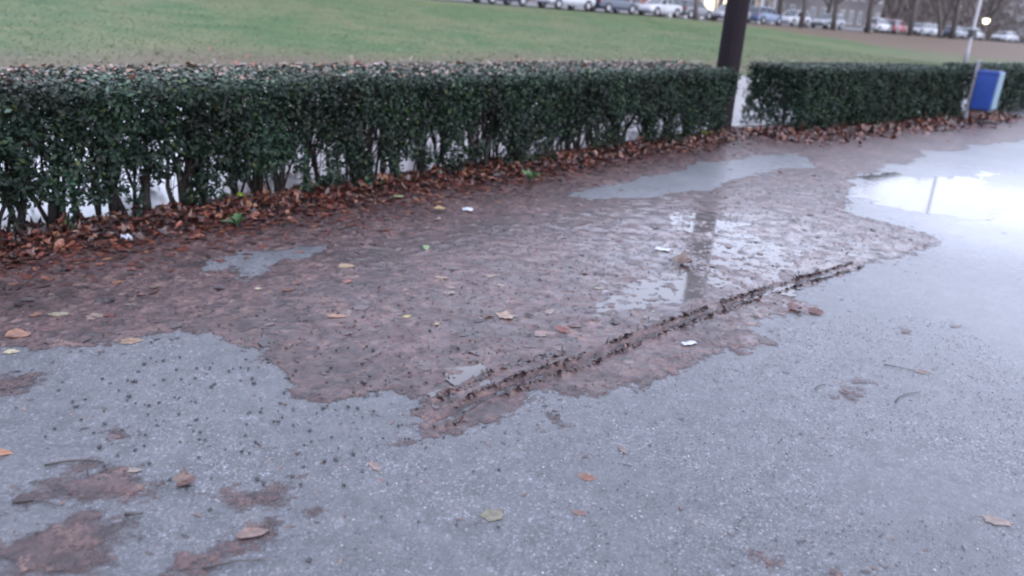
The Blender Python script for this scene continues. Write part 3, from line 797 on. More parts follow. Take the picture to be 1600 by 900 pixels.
# ------------------------------------------------------------------ grit on the asphalt
n = 34000
xy = np.column_stack([-1.9+4.4*RNG.random(n), 1.45+2.6*RNG.random(n)**1.3])
ok = (mush_mask(xy[:, 0], xy[:, 1]) < -0.02) & (fbm(xy[:, 0]*1.3+7, xy[:, 1]*1.3, 71) > 0.30) & (xy[:, 0] > -0.75+0.5*RNG.random(n)-0.3*(xy[:, 1]-2)); xy = xy[ok]; n = len(xy)
oct_v = np.array([(1, 0, 0), (-1, 0, 0), (0, 1, 0), (0, -1, 0), (0, 0, 0.6), (0, 0, -0.5)]); oct_f = np.array([(0, 2, 4), (2, 1, 4), (1, 3, 4), (3, 0, 4), (2, 0, 5), (1, 2, 5), (3, 1, 5), (0, 3, 5)])
r = 0.0014+0.0034*RNG.random(n)**3
an = RNG.random(n)*6.28
vv = oct_v[None]*(0.6+0.8*RNG.random((n, 6, 1)))*r[:, None, None]
vx = vv[..., 0]*np.cos(an)[:, None]-vv[..., 1]*np.sin(an)[:, None]; vy = vv[..., 0]*np.sin(an)[:, None]+vv[..., 1]*np.cos(an)[:, None]
V = np.stack([vx+xy[:, 0:1], vy+xy[:, 1:2], vv[..., 2]+0.0008], -1).reshape(-1, 3)
F = (oct_f[None]+(np.arange(n)*6)[:, None, None]).reshape(-1, 3)
C = np.repeat(palette([(0.10, 0.10, 0.11), (0.20, 0.20, 0.21), (0.27, 0.27, 0.28), (0.035, 0.035, 0.04)], [4, 4, 1.0, 3], n), 6, 0)
tag(link('asphalt_grit', arr_mesh('asphalt_grit', V, F, False, C), M['pebble']), 'pale loose grit sprinkled on the worn asphalt', 'grit', kind='stuff')

# ------------------------------------------------------------------ pole at the end of the near hedge
PX, PY = 2.80, 11.12
def wood_material():
    m, nt, b = new_mat('pole_wood'); L = nt.links.new
    tc = N(nt, 'ShaderNodeTexCoord'); mp = N(nt, 'ShaderNodeMapping'); mp.inputs['Scale'].default_value = (26, 26, 1.2)
    L(tc.outputs['Object'], mp.inputs['Vector'])
    nz = N(nt, 'ShaderNodeTexNoise', Scale=1.0, Detail=6.0, Roughness=0.7); L(mp.outputs['Vector'], nz.inputs['Vector'])
    L(ramp(nt, nz.outputs['Fac'], [(0.3, (0.004, 0.003, 0.005)), (0.7, (0.011, 0.0075, 0.0105))]), b.inputs['Base Color'])
    b.inputs['Roughness'].default_value = 0.7
    b.inputs['Specular IOR Level'].default_value = 0.1
    bp = N(nt, 'ShaderNodeBump', Strength=0.6, Distance=0.006); L(nz.outputs['Fac'], bp.inputs['Height']); L(bp.outputs['Normal'], b.inputs['Normal'])
    return m
M['pole'] = wood_material()
M['steel'] = simple('grey_steel', (0.18, 0.18, 0.2), 0.45, 0.3)
M['darksteel'] = simple('dark_steel', (0.03, 0.03, 0.035), 0.5, 0.2)
pole = empty('utility_pole', (PX, PY, 0))
tag(pole, 'thick dark round wooden pole at the right end of the near hedge', 'pole')
mb = MB(); mb.tube([(0, 0, -0.1), (0, 0, 0.0), (0, 0, 0.5), (0.004, 0, 2.5), (0, 0.005, 5), (0, 0, 8.5)], [0.172, 0.168, 0.160, 0.154, 0.145, 0.13], 28)
mb.build('shaft', M['pole'], pole, True)
mb = MB(); mb.box(-0.9, 0.9, -0.06, 0.06, 7.9, 8.05); mb.build('crossarm', M['pole'], pole, bevel=0.008)
for x in (-0.75, 0.0, 0.75):
    mb = MB(); mb.tube([(x, 0, 8.05), (x, 0, 8.12), (x, 0, 8.18), (x, 0, 8.24)], [0.02, 0.045, 0.03, 0.04], 10); mb.build('insulator', M['steel'], pole, True)

# ------------------------------------------------------------------ blue litter bin
M['binblue'] = simple('bin_blue', (0.004, 0.029, 0.165), 0.5, var=0.18, scale=6)
M['bingrey'] = simple('bin_pale_grey', (0.085, 0.14, 0.19), 0.5, var=0.15, scale=6)
M['dark'] = simple('black_void', (0.01, 0.01, 0.012), 0.8)
bn = empty('litter_bin', (8.50, 14.74, 0), math.atan2(HD[1], HD[0]) - math.pi/2 - R(5))
tag(bn, 'blue box litter bin with pale front on a grey post before the hedge', 'litter bin')
# local: x towards the path, y along the path, camera sees the -y side
def binbox(x0, x1, y0, y1, z0, z1, name, mat, par, bev=0.01):
    m_ = MB(); m_.box(x0, x1, y0, y1, z0, z1); return m_.build(name, mat, par, bevel=bev)
binbox(-0.21, 0.14, -0.02, 0.30, 0.24, 0.94, 'container', M['binblue'], bn, 0.015)
binbox(0.143, 0.16, 0.0, 0.28, 0.26, 0.92, 'front_panel', M['bingrey'], bn, 0.006)
binbox(-0.19, 0.12, 0.0, 0.28, 0.942, 0.95, 'mouth', M['dark'], bn, 0.0)
binbox(-0.20, 0.13, -0.01, 0.29, 0.20, 0.238, 'bottom_tray', M['darksteel'], bn, 0.005)
po = binbox(-0.275, -0.215, 0.0, 0.07, -0.03, 1.10, 'post', M['steel'], bn, 0.006)
binbox(-0.212, -0.19, 0.01, 0.06, 0.955, 1.08, 'bracket', M['darksteel'], po, 0.003)
for bz in (0.40, 0.78):
    MB().tube([(-0.245, -0.002, bz), (-0.245, -0.014, bz)], 0.014, 8).build('bolt', M['darksteel'], po)
binbox(-0.222, 0.152, -0.032, 0.312, 0.885, 0.912, 'rim', M['binblue'], bn, 0.006)
binbox(-0.40, 0.36, -0.05, 0.03, 0.0, 0.05, 'base_bar', M['darksteel'], bn, 0.008)

# ------------------------------------------------------------------ street lamp post on the lawn edge
lx, ly = 21.28, 39.29
lz = float(lawn_z(np.array([lx]), np.array([ly]))[0])
lp = empty('street_lamp', (lx, ly, lz), R(200))
tag(lp, 'thin grey street lamp post on the lawn left of the blue bin', 'street lamp')
mb = MB(); mb.tube([(0, 0, -0.1), (0, 0, 0.9), (0, 0, 1.0), (0, 0, 7.5)], [0.11, 0.10, 0.075, 0.05], 14); mb.build('shaft', M['steel'], lp, True)
mb = MB(); mb.tube([(0, 0, 7.45), (0.3, 0, 7.8), (0.9, 0, 7.95), (1.3, 0, 7.95)], 0.035, 10); mb.build('arm', M['steel'], lp, True)
mb = MB(); mb.box(1.2, 1.85, -0.13, 0.13, 7.88, 8.02); mb.build('lamp_head', M['darksteel'], lp, bevel=0.03)
mb = MB(); mb.tube([(0, 0, -0.1), (0, 0, 0.14)], 0.30, 16); mb.build('footing', M['darksteel'], lp)
mb = MB(); mb.box(-0.13, 0.13, -0.16, 0.16, 1.5, 1.82); mb.build('junction_box', M['darksteel'], lp, bevel=0.02)

# ------------------------------------------------------------------ cars along the far road
M['glass'] = simple('car_glass', (0.02, 0.024, 0.03), 0.08, scale=2)
M['tyre'] = simple('tyre', (0.015, 0.015, 0.016), 0.8)
M['rim'] = simple('rim', (0.3, 0.3, 0.32), 0.35, 0.7)
M['lens'] = simple('headlight_lens', (0.55, 0.56, 0.6), 0.15)
M['redlens'] = simple('red_lens', (0.25, 0.01, 0.012), 0.2)
M['taillit'] = glow('lit_tail_light', (1.0, 0.06, 0.04), 7.0)
M['headlit'] = glow('lit_head_light', (1.0, 0.92, 0.8), 3.0)
PAINT = {k: simple(k+'_paint', c, 0.3, 0.0, 0.06, 2.0, 0.6) for k, c in dict(white=(0.27, 0.285, 0.32), silver=(0.13, 0.14, 0.16), navy=(0.025, 0.032, 0.055), red=(0.16, 0.018, 0.025), grey=(0.075, 0.08, 0.09), black=(0.018, 0.019, 0.023), blue=(0.07, 0.10, 0.17)).items()}

def loft(rings):
    n = len(rings[0]); v = [p for r in rings for p in r]; f = []
    for i in range(len(rings)-1):
        for k in range(n-1):
            f.append((i*n+k, (i+1)*n+k, (i+1)*n+k+1, i*n+k+1))
    f.append(tuple(range(n))); f.append(tuple((len(rings)-1)*n+k for k in range(n))[::-1])
    return v, f

CAR_SHAPES = {
    # stations: x, sill z, belt z, half width ; cabin: x at belt rear, roof rear, roof front, belt front ; roof z
    'hatchback': dict(st=[(-2.0, .38, .62, .70), (-1.93, .28, .88, .80), (-1.5, .24, .93, .84), (0.0, .22, .92, .85), (0.9, .22, .90, .85), (1.6, .25, .80, .82), (1.95, .30, .68, .74), (2.02, .36, .56, .66)], cab=(-1.92, -1.55, 0.15, 0.98), roof=1.50, wb=1.27),
    'estate': dict(st=[(-2.25, .40, .64, .72), (-2.18, .30, .90, .82), (-1.6, .26, .93, .86), (0.0, .22, .92, .87), (1.0, .22, .90, .87), (1.8, .26, .80, .84), (2.2, .32, .68, .76), (2.27, .38, .56, .68)], cab=(-2.15, -1.85, 0.25, 1.05), roof=1.47, wb=1.35),
    'van': dict(st=[(-2.3, .42, .70, .80), (-2.25, .32, 1.05, .88), (-1.6, .30, 1.08, .92), (0.2, .28, 1.08, .92), (1.2, .28, 1.06, .92), (1.85, .30, .98, .90), (2.25, .34, .80, .84), (2.32, .40, .60, .76)], cab=(-2.28, -2.18, 0.75, 1.55), roof=1.92, wb=1.5),
}
CAR_CACHE = {}
def car_meshes(shape):
    if shape in CAR_CACHE: return CAR_CACHE[shape]
    q = CAR_SHAPES[shape]; out = {}
    rings = []
    for x, zl, zb, w in q['st']:
        h = zb-zl
        rings.append([(x, -w*.90, zl), (x, -w, zl+h*.25), (x, -w, zl+h*.65), (x, -w*.94, zb-.03), (x, -w*.86, zb), (x, w*.86, zb), (x, w*.94, zb-.03), (x, w, zl+h*.65), (x, w, zl+h*.25), (x, w*.90, zl)])
    v, f = loft(rings); m = MB(); m.poly(v, f); out['body'] = m
    a, b, c, d = q['cab']; W0 = q['st'][3][3]; zb, zr = q['st'][3][2]-0.02, q['roof']
    wb, wt = W0*.87, W0*.70
    m = MB(); m.poly([(a, -wb, zb), (d, -wb, zb), (d, wb, zb), (a, wb, zb), (b, -wt, zr-.04), (c, -wt, zr-.04), (c, wt, zr-.04), (b, wt, zr-.04)],
                     [(4, 5, 6, 7), (0, 1, 5, 4), (1, 2, 6, 5), (2, 3, 7, 6), (3, 0, 4, 7)]); out['glass'] = m
    m = MB()
    m.poly([(b-.03, -wt-.02, zr-.05), (c+.05, -wt-.02, zr-.05), (c+.05, wt+.02, zr-.05), (b-.03, wt+.02, zr-.05), (b+.1, -wt*.9, zr), (c-.15, -wt*.9, zr), (c-.15, wt*.9, zr), (b+.1, wt*.9, zr)],
           [(3, 2, 1, 0), (4, 5, 6, 7), (0, 1, 5, 4), (1, 2, 6, 5), (2, 3, 7, 6), (3, 0, 4, 7)])
    out['roof'] = m
    m = MB()
    for sy in (-1, 1):
        for x0, x1 in ((a, b), (a*.42+d*.0-.0, b*.40), (d, c), (.02, .0)):
            m.tube([(x0, sy*(wb+.004), zb), (x1, sy*(wt+.008), zr-.045)], 0.038, 5)
    out['pillars'] = m
    m = MB(); m.tube([(0, -.1, 0), (0, .1, 0)], .31, 18); out['tyre'] = m
    m = MB(); m.tube([(0, -.108, 0), (0, .108, 0)], .19, 14); out['rim'] = m
    m = MB(); m.tube([(0, -.03, 0), (0, .03, 0)], .37, 18); out['arch'] = m
    CAR_CACHE[shape] = {k: (m.mesh(k, k in ('tyre',))) for k, m in out.items()}
    return CAR_CACHE[shape]

def mesh_obj(name, me, mat, parent, loc=(0, 0, 0)):
    o = bpy.data.objects.new(name, me); COL.objects.link(o); o.parent = parent; o.location = loc
    if not me.materials: me.materials.append(mat)
    o.material_slots[0].link = 'OBJECT'; o.material_slots[0].material = mat
    return o

LAMPBOX = MB().box(-.03, .03, -.12, .12, -.07, .07).mesh('lamp_box')
def car(shape, paint, label, t, off, flip=False, lit=False):
    q = CAR_SHAPES[shape]; me = car_meshes(shape)
    x, y, z = road(t, off, 0.0)
    root = empty('car' if shape != 'van' else 'van', (x, y, z), math.atan2(RD[1], RD[0]) + (math.pi if flip else 0))
    tag(root, label, 'car' if shape != 'van' else 'van', 'vehicles on the far road')
    bo = mesh_obj('body', me['body'], PAINT[paint], root)
    for p in bo.data.polygons: p.use_smooth = False
    mesh_obj('windows', me['glass'], M['glass'], root)
    rf = mesh_obj('roof', me['roof'], PAINT[paint], root); mesh_obj('pillars', me['pillars'], PAINT[paint], rf)
    w = q['st'][3][3]
    for sx in (-1, 1):
        for sy in (-1, 1):
            wh = mesh_obj('wheel', me['tyre'], M['tyre'], root, (sx*q['wb'], sy*(w-.09), .31))
            mesh_obj('rim', me['rim'], M['rim'], wh); mesh_obj('wheel_arch', me['arch'], M['dark'], root, (sx*q['wb'], sy*(w-.025), .34))
    xe, xf = q['st'][1][0], q['st'][-2][0]
    for sy in (-1, 1):
        mesh_obj('tail_light', LAMPBOX, M['taillit'] if lit == 'tail' else M['redlens'], root, (xe-.01, sy*(w-.18), .78))
        mesh_obj('headlight', LAMPBOX, M['headlit'] if lit == 'head' else M['lens'], root, (xf+.01, sy*(w-.26), .58))
    return root

CARS = [
    ('estate', 'navy', 'dark car at the top edge left of the white van', -6.8, 0.0, False, False),
    ('van', 'white', 'white van parked at the top edge of the green lawn', -0.6, 0.0, True, False),
    ('estate', 'navy', 'dark blue car parked between the white van and the white hatchback', 4.5, 0.0, False, False),
    ('hatchback', 'white', 'white hatchback parked left of the thin dark tree trunk', 10.2, 0.0, True, False),
    ('hatchback', 'grey', 'grey car parked right of the thin dark tree trunk', 15.0, 0.3, False, False),
    ('estate', 'silver', 'silver car parked just left of the dark pole', 20.3, 0.2, True, False),
    ('estate', 'blue', 'grey blue car parked just right of the dark pole', 26.0, 0.2, False, False),
    ('hatchback', 'white', 'pale car behind the leaning tree, first of the row right of the pole', 31.5, 0.3, True, False),
    ('estate', 'silver', 'silver car parked between two bare tree trunks', 37.8, 0.0, True, False),
    ('hatchback', 'white', 'white car at the middle of the far row, left of a red car', 49.3, 0.0, False, False),
    ('hatchback', 'red', 'red car on the far road', 54.2, 0.2, False, False),
    ('estate', 'silver', 'pale silver car right of the red car', 60.5, 0.0, True, False),
    ('hatchback', 'white', 'small white car with lit tail lights left of the lamp post', 66.5, 1.0, False, 'tail'),
    ('estate', 'navy', 'dark car just left of the lamp post', 72.0, 0.2, False, False),
    ('hatchback', 'white', 'white car seen behind the lamp post', 77.0, 0.4, True, False),
    ('estate', 'grey', 'grey car with bright red tail lights right of the lamp post', 82.6, 1.6, False, 'tail'),
    ('estate', 'silver', 'silver car beyond the red tail lights, near the glowing street light', 90.0, 0.2, True, False),
    ('hatchback', 'black', 'dark car with red tail lights at the right edge', 97.5, 1.6, False, 'tail'),
]
for a in CARS: car(*a)

# small blue rubbish bin by the parked cars
x, y, z = road(18.7, -2.0, -0.1)
rb = empty('rubbish_bin', (x, y, z), 0.5)
tag(rb, 'small blue rubbish bin beside the parked silver car', 'bin')
MB().tube([(0, 0, 0), (0, 0, 0.85), (0, 0, 0.95)], [0.24, 0.30, 0.30], 14).build('container', simple('bright_blue', (0.02, 0.11, 0.38), 0.5), rb, True)
MB().tube([(0, 0, 0.955), (0, 0, 1.0), (0, 0, 1.08)], [0.32, 0.31, 0.12], 14).build('lid', M['darksteel'], rb, True)

# ------------------------------------------------------------------ bare trees
def make_tree(seed, height, r0, lean):
    rng = random.Random(seed)
    tr, cr = MB(), MB(); tips = []
    def grow(p, dv, L, r, depth):
        n = 4; pts, rad = [p], [r]; d = dv.normalized()
        for i in range(n):
            d = (d + Vector((rng.gauss(0, .12), rng.gauss(0, .12), rng.gauss(0.03, .08)))).normalized()
            pts.append(pts[-1] + d*L/n); rad.append(r*(1-0.55*(i+1)/n))
        (tr if depth < 2 else cr).tube(pts, rad, 8 if depth == 0 else (5 if depth < 2 else 3), depth == 0)
        tips.extend(pts[2:]) if depth >= 2 else None
        if depth >= 4: return
        nb = (6, 6, 5, 4)[depth]
        for i in range(nb):
            t = 0.30 + 0.68*(i+rng.random())/nb; k = min(int(t*n), n-1); q = pts[k].lerp(pts[k+1], t*n-k)
            az = rng.random()*6.28; sp = 0.75+0.5*rng.random()
            side = Vector((math.cos(az), math.sin(az), 0.35 if depth else 0.55)); nd = (d*0.55 + side*sp*0.8).normalized()
            if depth >= 2: nd.z -= 0.25
            grow(q, nd, L*(0.50+0.2*rng.random()), rad[k]*0.55, depth+1)
    grow(Vector((0, 0, -0.1)), Vector((lean[0], lean[1], 1)), height*0.62, r0, 0)
    # withered leaves still hanging in the crown
    n = 2600; T = np.array([tuple(t) for t in tips]); g = np.random.default_rng(seed)
    c = T[g.integers(0, len(T), n)] + g.normal(0, .22, (n, 3)); a = g.normal(0, .09, (n, 3)); b = g.normal(0, .07, (n, 3))
    V = np.stack([c-a, c+b, c+a], 1).reshape(-1, 3)
    b0 = len(cr.v); cr.v += [tuple(q) for q in V]; cr.f += [(b0+3*i, b0+3*i+1, b0+3*i+2) for i in range(n)]
    return tr.mesh('trunk', True), cr.mesh('crown')

TREES = [make_tree(11, 12, .26, (.10, .02)), make_tree(12, 13, .30, (.22, 0.0)), make_tree(13, 10.5, .22, (.05, .06))]
def tree(t, off, kind, sc, rz, label):
    x, y, z = road(t, off, -0.05)
    root = empty('bare_tree', (x, y, z), rz); root.scale = (sc, sc, sc)
    tag(root, label, 'tree', 'bare trees along the far road')
    a, b = TREES[kind]
    link('trunk', a, M['treebark'], root); link('crown', b, M['twig'], root)
TL = [
    (11.6, -2.6, 2, .9, 0.2, 'thin dark bare tree in front of the white hatchback'),
    (27.3, -3.0, 1, .95, 0.3, 'leaning bare tree just right of the dark pole'),
    (33.4, -3.0, 0, 1.0, 0.0, 'bare tree second right of the dark pole'),
    (38.6, -4.0, 0, 1.1, 0.5, 'stout bare tree with a dark base rooted on the leafy bank'),
    (50.8, -3.0, 1, 1.0, 0.1, 'leaning bare tree beside the red car'),
    (59.2, -3.0, 2, 1.2, 0.4, 'slim bare tree by the pale silver car'),
    (62.8, -3.0, 1, 1.1, 0.0, 'sharply leaning bare tree left of the lamp post'),
    (76.0, 10.0, 0, 1.2, 2.0, 'bare tree across the road behind the lamp post'),
    (92.0, 9.5, 1, 1.2, 4.0, 'bare tree across the road near the glowing street light'),
    (45.0, 10.0, 1, 1.2, 1.2, 'bare tree across the road behind the white car'),
    (57.0, 10.5, 0, 1.2, 3.1, 'bare tree across the road behind the silver car'),
    (32.0, 10.0, 2, 1.3, 5.0, 'bare tree across the road behind the pale car'),
    (110.0, 10.0, 2, 1.4, 2.6, 'farthest bare tree across the road at the right edge'),
]
for a in TL: tree(*a)

# far wood closing the view on the right
parts = []
n = 170000
t = 20 + 190*RNG.random(n); off = 24 + 42*RNG.random(n)
top = 9 + 7*fbm(t*0.09, off*0.05, 81)
zz = 0.2 + top*RNG.random(n)**1.2
xy = RO + t[:, None]*RD + off[:, None]*RN
c = np.column_stack([xy, zz+0.8])
ln = 0.5+1.4*RNG.random(n); dz = RNG.normal(0.75, 0.35, n); az = RNG.random(n)*6.28; lean = 0.5*RNG.random(n)
a = np.column_stack([np.cos(az)*lean, np.sin(az)*lean, dz])*ln[:, None]*0.5
b = np.column_stack([np.cos(az+1.5), np.sin(az+1.5), 0*az])*(0.05+0.09*RNG.random(n))[:, None]
V = np.stack([c-a-b, c-a+b, c+a], 1).reshape(-1, 3)
tag(link('far_wood', arr_mesh('far_wood', V, np.arange(len(V)).reshape(-1, 3)), M['twig']), 'grey brown mass of bare wood far behind the road', 'wood', kind='stuff')

# ------------------------------------------------------------------ buildings beyond the road
M['shop'] = glow('lit_shop_window', (1.0, 0.80, 0.50), 0.32)
M['pane'] = simple('window_pane', (0.03, 0.035, 0.045), 0.1)
M['frame'] = simple('window_frame', (0.3, 0.3, 0.31), 0.5)
M['roof'] = simple('roof_tile', (0.10, 0.05, 0.04), 0.8)
def building(name, label, t0, t1, off, depth, storeys, wall, lit=(), columns=False):
    a = road(t0, off); L = t1-t0
    root = empty(name, (a[0], a[1], a[2]-0.15), math.atan2(RD[1], RD[0]))
    tag(root, label, 'building', 'buildings beyond the far road')
    H = 0.6+storeys*3.3
    MB().box(0, L, 0, depth, 0, H).build('wall', wall, root)
    MB().box(-.1, L+.1, -.12, -.002, 0, .55).build('plinth', M['steel'], root)
    MB().box(-.25, L+.25, -.3, depth+.3, H, H+.3).build('cornice', M['frame'], root)
    MB().poly([(-.4, -.5, H+.3), (L+.4, -.5, H+.3), (L+.4, depth+.5, H+.3), (-.4, depth+.5, H+.3), (1.5, depth/2, H+2.8), (L-1.5, depth/2, H+2.8)],
              [(3, 2, 1, 0), (0, 1, 5, 4), (1, 2, 5), (2, 3, 4, 5), (3, 0, 4)]).build('roof', M['roof'], root)
    nw = max(2, int(L/2.6)); st = L/nw
    for k in range(storeys):
        for i in range(nw):
            cx = st*(i+.5); z0 = 1.1+k*3.3; wd, ht = (0.62, 1.7)
            is_lit = k == 0 and i in lit
            if is_lit: wd, ht, z0 = st*.40, 2.3, .75
            fr = MB().box(cx-wd-.09, cx+wd+.09, -.07, -.003, z0-.09, z0+ht+.09).build('window', M['frame'], root)
            MB().box(cx-wd, cx-.03, -.085, -.073, z0, z0+ht).build('pane', M['shop'] if is_lit else M['pane'], fr)
            MB().box(cx+.03, cx+wd, -.085, -.073, z0, z0+ht).build('pane', M['shop'] if is_lit else M['pane'], fr)
            MB().box(cx-wd-.15, cx+wd+.15, -.16, -.075, z0-.16, z0-.095).build('sill', M['frame'], fr)
    if columns:
        for i in range(nw+1):
            x = min(max(st*i, .2), L-.2)
            MB().tube([(x, -.5, 0), (x, -.5, .3), (x, -.5, 3.2), (x, -.5, 3.5)], [.22, .16, .14, .2], 12).build('column', M['colwhite'], root, True)
        MB().box(0, L, -.8, -.31, 3.5, 3.9).build('canopy', M['colwhite'], root)
M['colwhite'] = simple('white_render', (0.45, 0.45, 0.47), 0.6)
building('town_house', 'long reddish brown house behind the parked cars at the top edge', -20, 25, 12, 10, 3, simple('red_render', (0.13, 0.06, 0.055), 0.8, scale=1))
building('shop_building', 'cream building with white columns and lit shop windows left of the pole', 26, 46, 12, 11, 3, simple('cream_render', (0.30, 0.26, 0.22), 0.8, scale=1), (2, 3), True)
building('town_house', 'long grey building behind the bare trees right of the pole', 48, 84, 16, 11, 3, simple('grey_render', (0.085, 0.080, 0.088), 0.85, scale=1))

# glowing street light far right
x, y, z = road(93.0, 4.0)
sl = empty('street_light', (x, y, z))
tag(sl, 'glowing warm white street light near the right edge', 'street light')
MB().tube([(0, 0, 0), (0, 0, 2.4)], [.07, .05], 10).build('post', M['darksteel'], sl, True)
MB().tube([(0, 0, 2.4), (0, 0, 2.5), (0, 0, 3.0), (0, 0, 3.1)], [.14, .34, .48, .24], 12).build('lantern', glow('street_lantern', (1.0, 0.85, 0.62), 1.2), sl, True)
MB().tube([(0, 0, 3.1), (0, 0, 3.16), (0, 0, 3.3)], [.52, .50, .06], 12).build('cap', M['darksteel'], sl, True)

# white scrap on the lawn right of the bin
M['paper'] = simple('white_paper', (0.26, 0.28, 0.33), 0.6, var=0.12, scale=40)
def crumple(name, label, cat, x, y, sx, sy, hz, rz, z=0.0, seed=1, mat='paper'):
    """creased scrap: a small folded sheet with thickness"""
    g = np.random.default_rng(seed); n = 7
    u, v = np.meshgrid(np.linspace(-.5, .5, n), np.linspace(-.5, .5, n), indexing='ij')
    k = 1+0.25*(g.random((n, n))-.5)
    X = u*sx*k; Y = v*sy*k; Z = hz*(g.random((n, n))*.55+.45*np.abs(np.sin(u*5+seed)*np.cos(v*4)))
    idx = np.arange(n*n).reshape(n, n)
    F = np.stack([idx[:-1, :-1], idx[1:, :-1], idx[1:, 1:], idx[:-1, 1:]], -1).reshape(-1, 4)
    o = link(name, arr_mesh(name, np.stack([X.ravel(), Y.ravel(), Z.ravel()-Z.min()], 1), F, True), M[mat])
    o.location = (x, y, z+0.002); o.rotation_euler = (0, 0, rz)
    m = o.modifiers.new('thickness', 'SOLIDIFY'); m.thickness = 0.001; m.offset = 1
    tag(o, label, cat); return o

def gz(x, y): return max(float(mush_h(np.array([x]), np.array([y]))[0]), 0.0)

crumple('paper_scrap', 'crumpled bluish white tissue on the leaf litter below the left hedge', 'paper', -2.34, 4.41, .06, .045, .055, .5, .045, 1)
crumple('paper_scrap', 'small pale paper scrap among leaves at the foot of the hedge centre', 'paper', -0.38, 5.74, .08, .05, .035, .2, .02, 2)
crumple('paper_scrap', 'white paper scrap below the right part of the wheel rut', 'paper', 0.88, 3.46, .075, .035, .012, .5, gz(.88, 3.46), 3)
crumple('paper_scrap', 'flat white scrap at the left rim of the broken puddle', 'paper', 1.01, 5.05, .10, .06, .012, -.2, WATER_Z+.002, 4)
SX, SY = 26.6, 45.6
crumple('paper_scrap', 'bright white scrap on the lawn above the blue litter bin', 'paper', SX, SY, .55, .35, .30, .4, float(lawn_z(np.array([SX]), np.array([SY]))[0])+.02, 5)

def one_leaf(label, x, y, size, col, kind='oval', yaw=0.0, tilt=0.0, curl=0.1, stalk=True, z=None):
    zz = (gz(x, y) if z is None else z) + 0.002
    v, f, c = scatter_leaves(kind, np.array([(0, 0, 0.0)]), np.array([size*.9]), np.array([yaw]), np.array([tilt]), np.array([yaw]), np.array([curl]), np.array([col])*.62 + np.array([(.008, .006, .006)]))
    o = link('fallen_leaf', arr_mesh('fallen_leaf', v, f, True, c), M['litter']); o.location = (x, y, zz)
    tag(o, label, 'leaf', 'single leaves picked out on the path')
    if stalk:
        e = np.array((math.cos(yaw), math.sin(yaw)))*size
        MB().tube([(-e[0]*.42, -e[1]*.42, .004), (-e[0]*.62, -e[1]*.62, .005), (-e[0]*.8+e[1]*.08, -e[1]*.8-e[0]*.08, .003)], [.0016, .0013, .0010], 4).build('stalk', M['darkwood'], o)
    return o

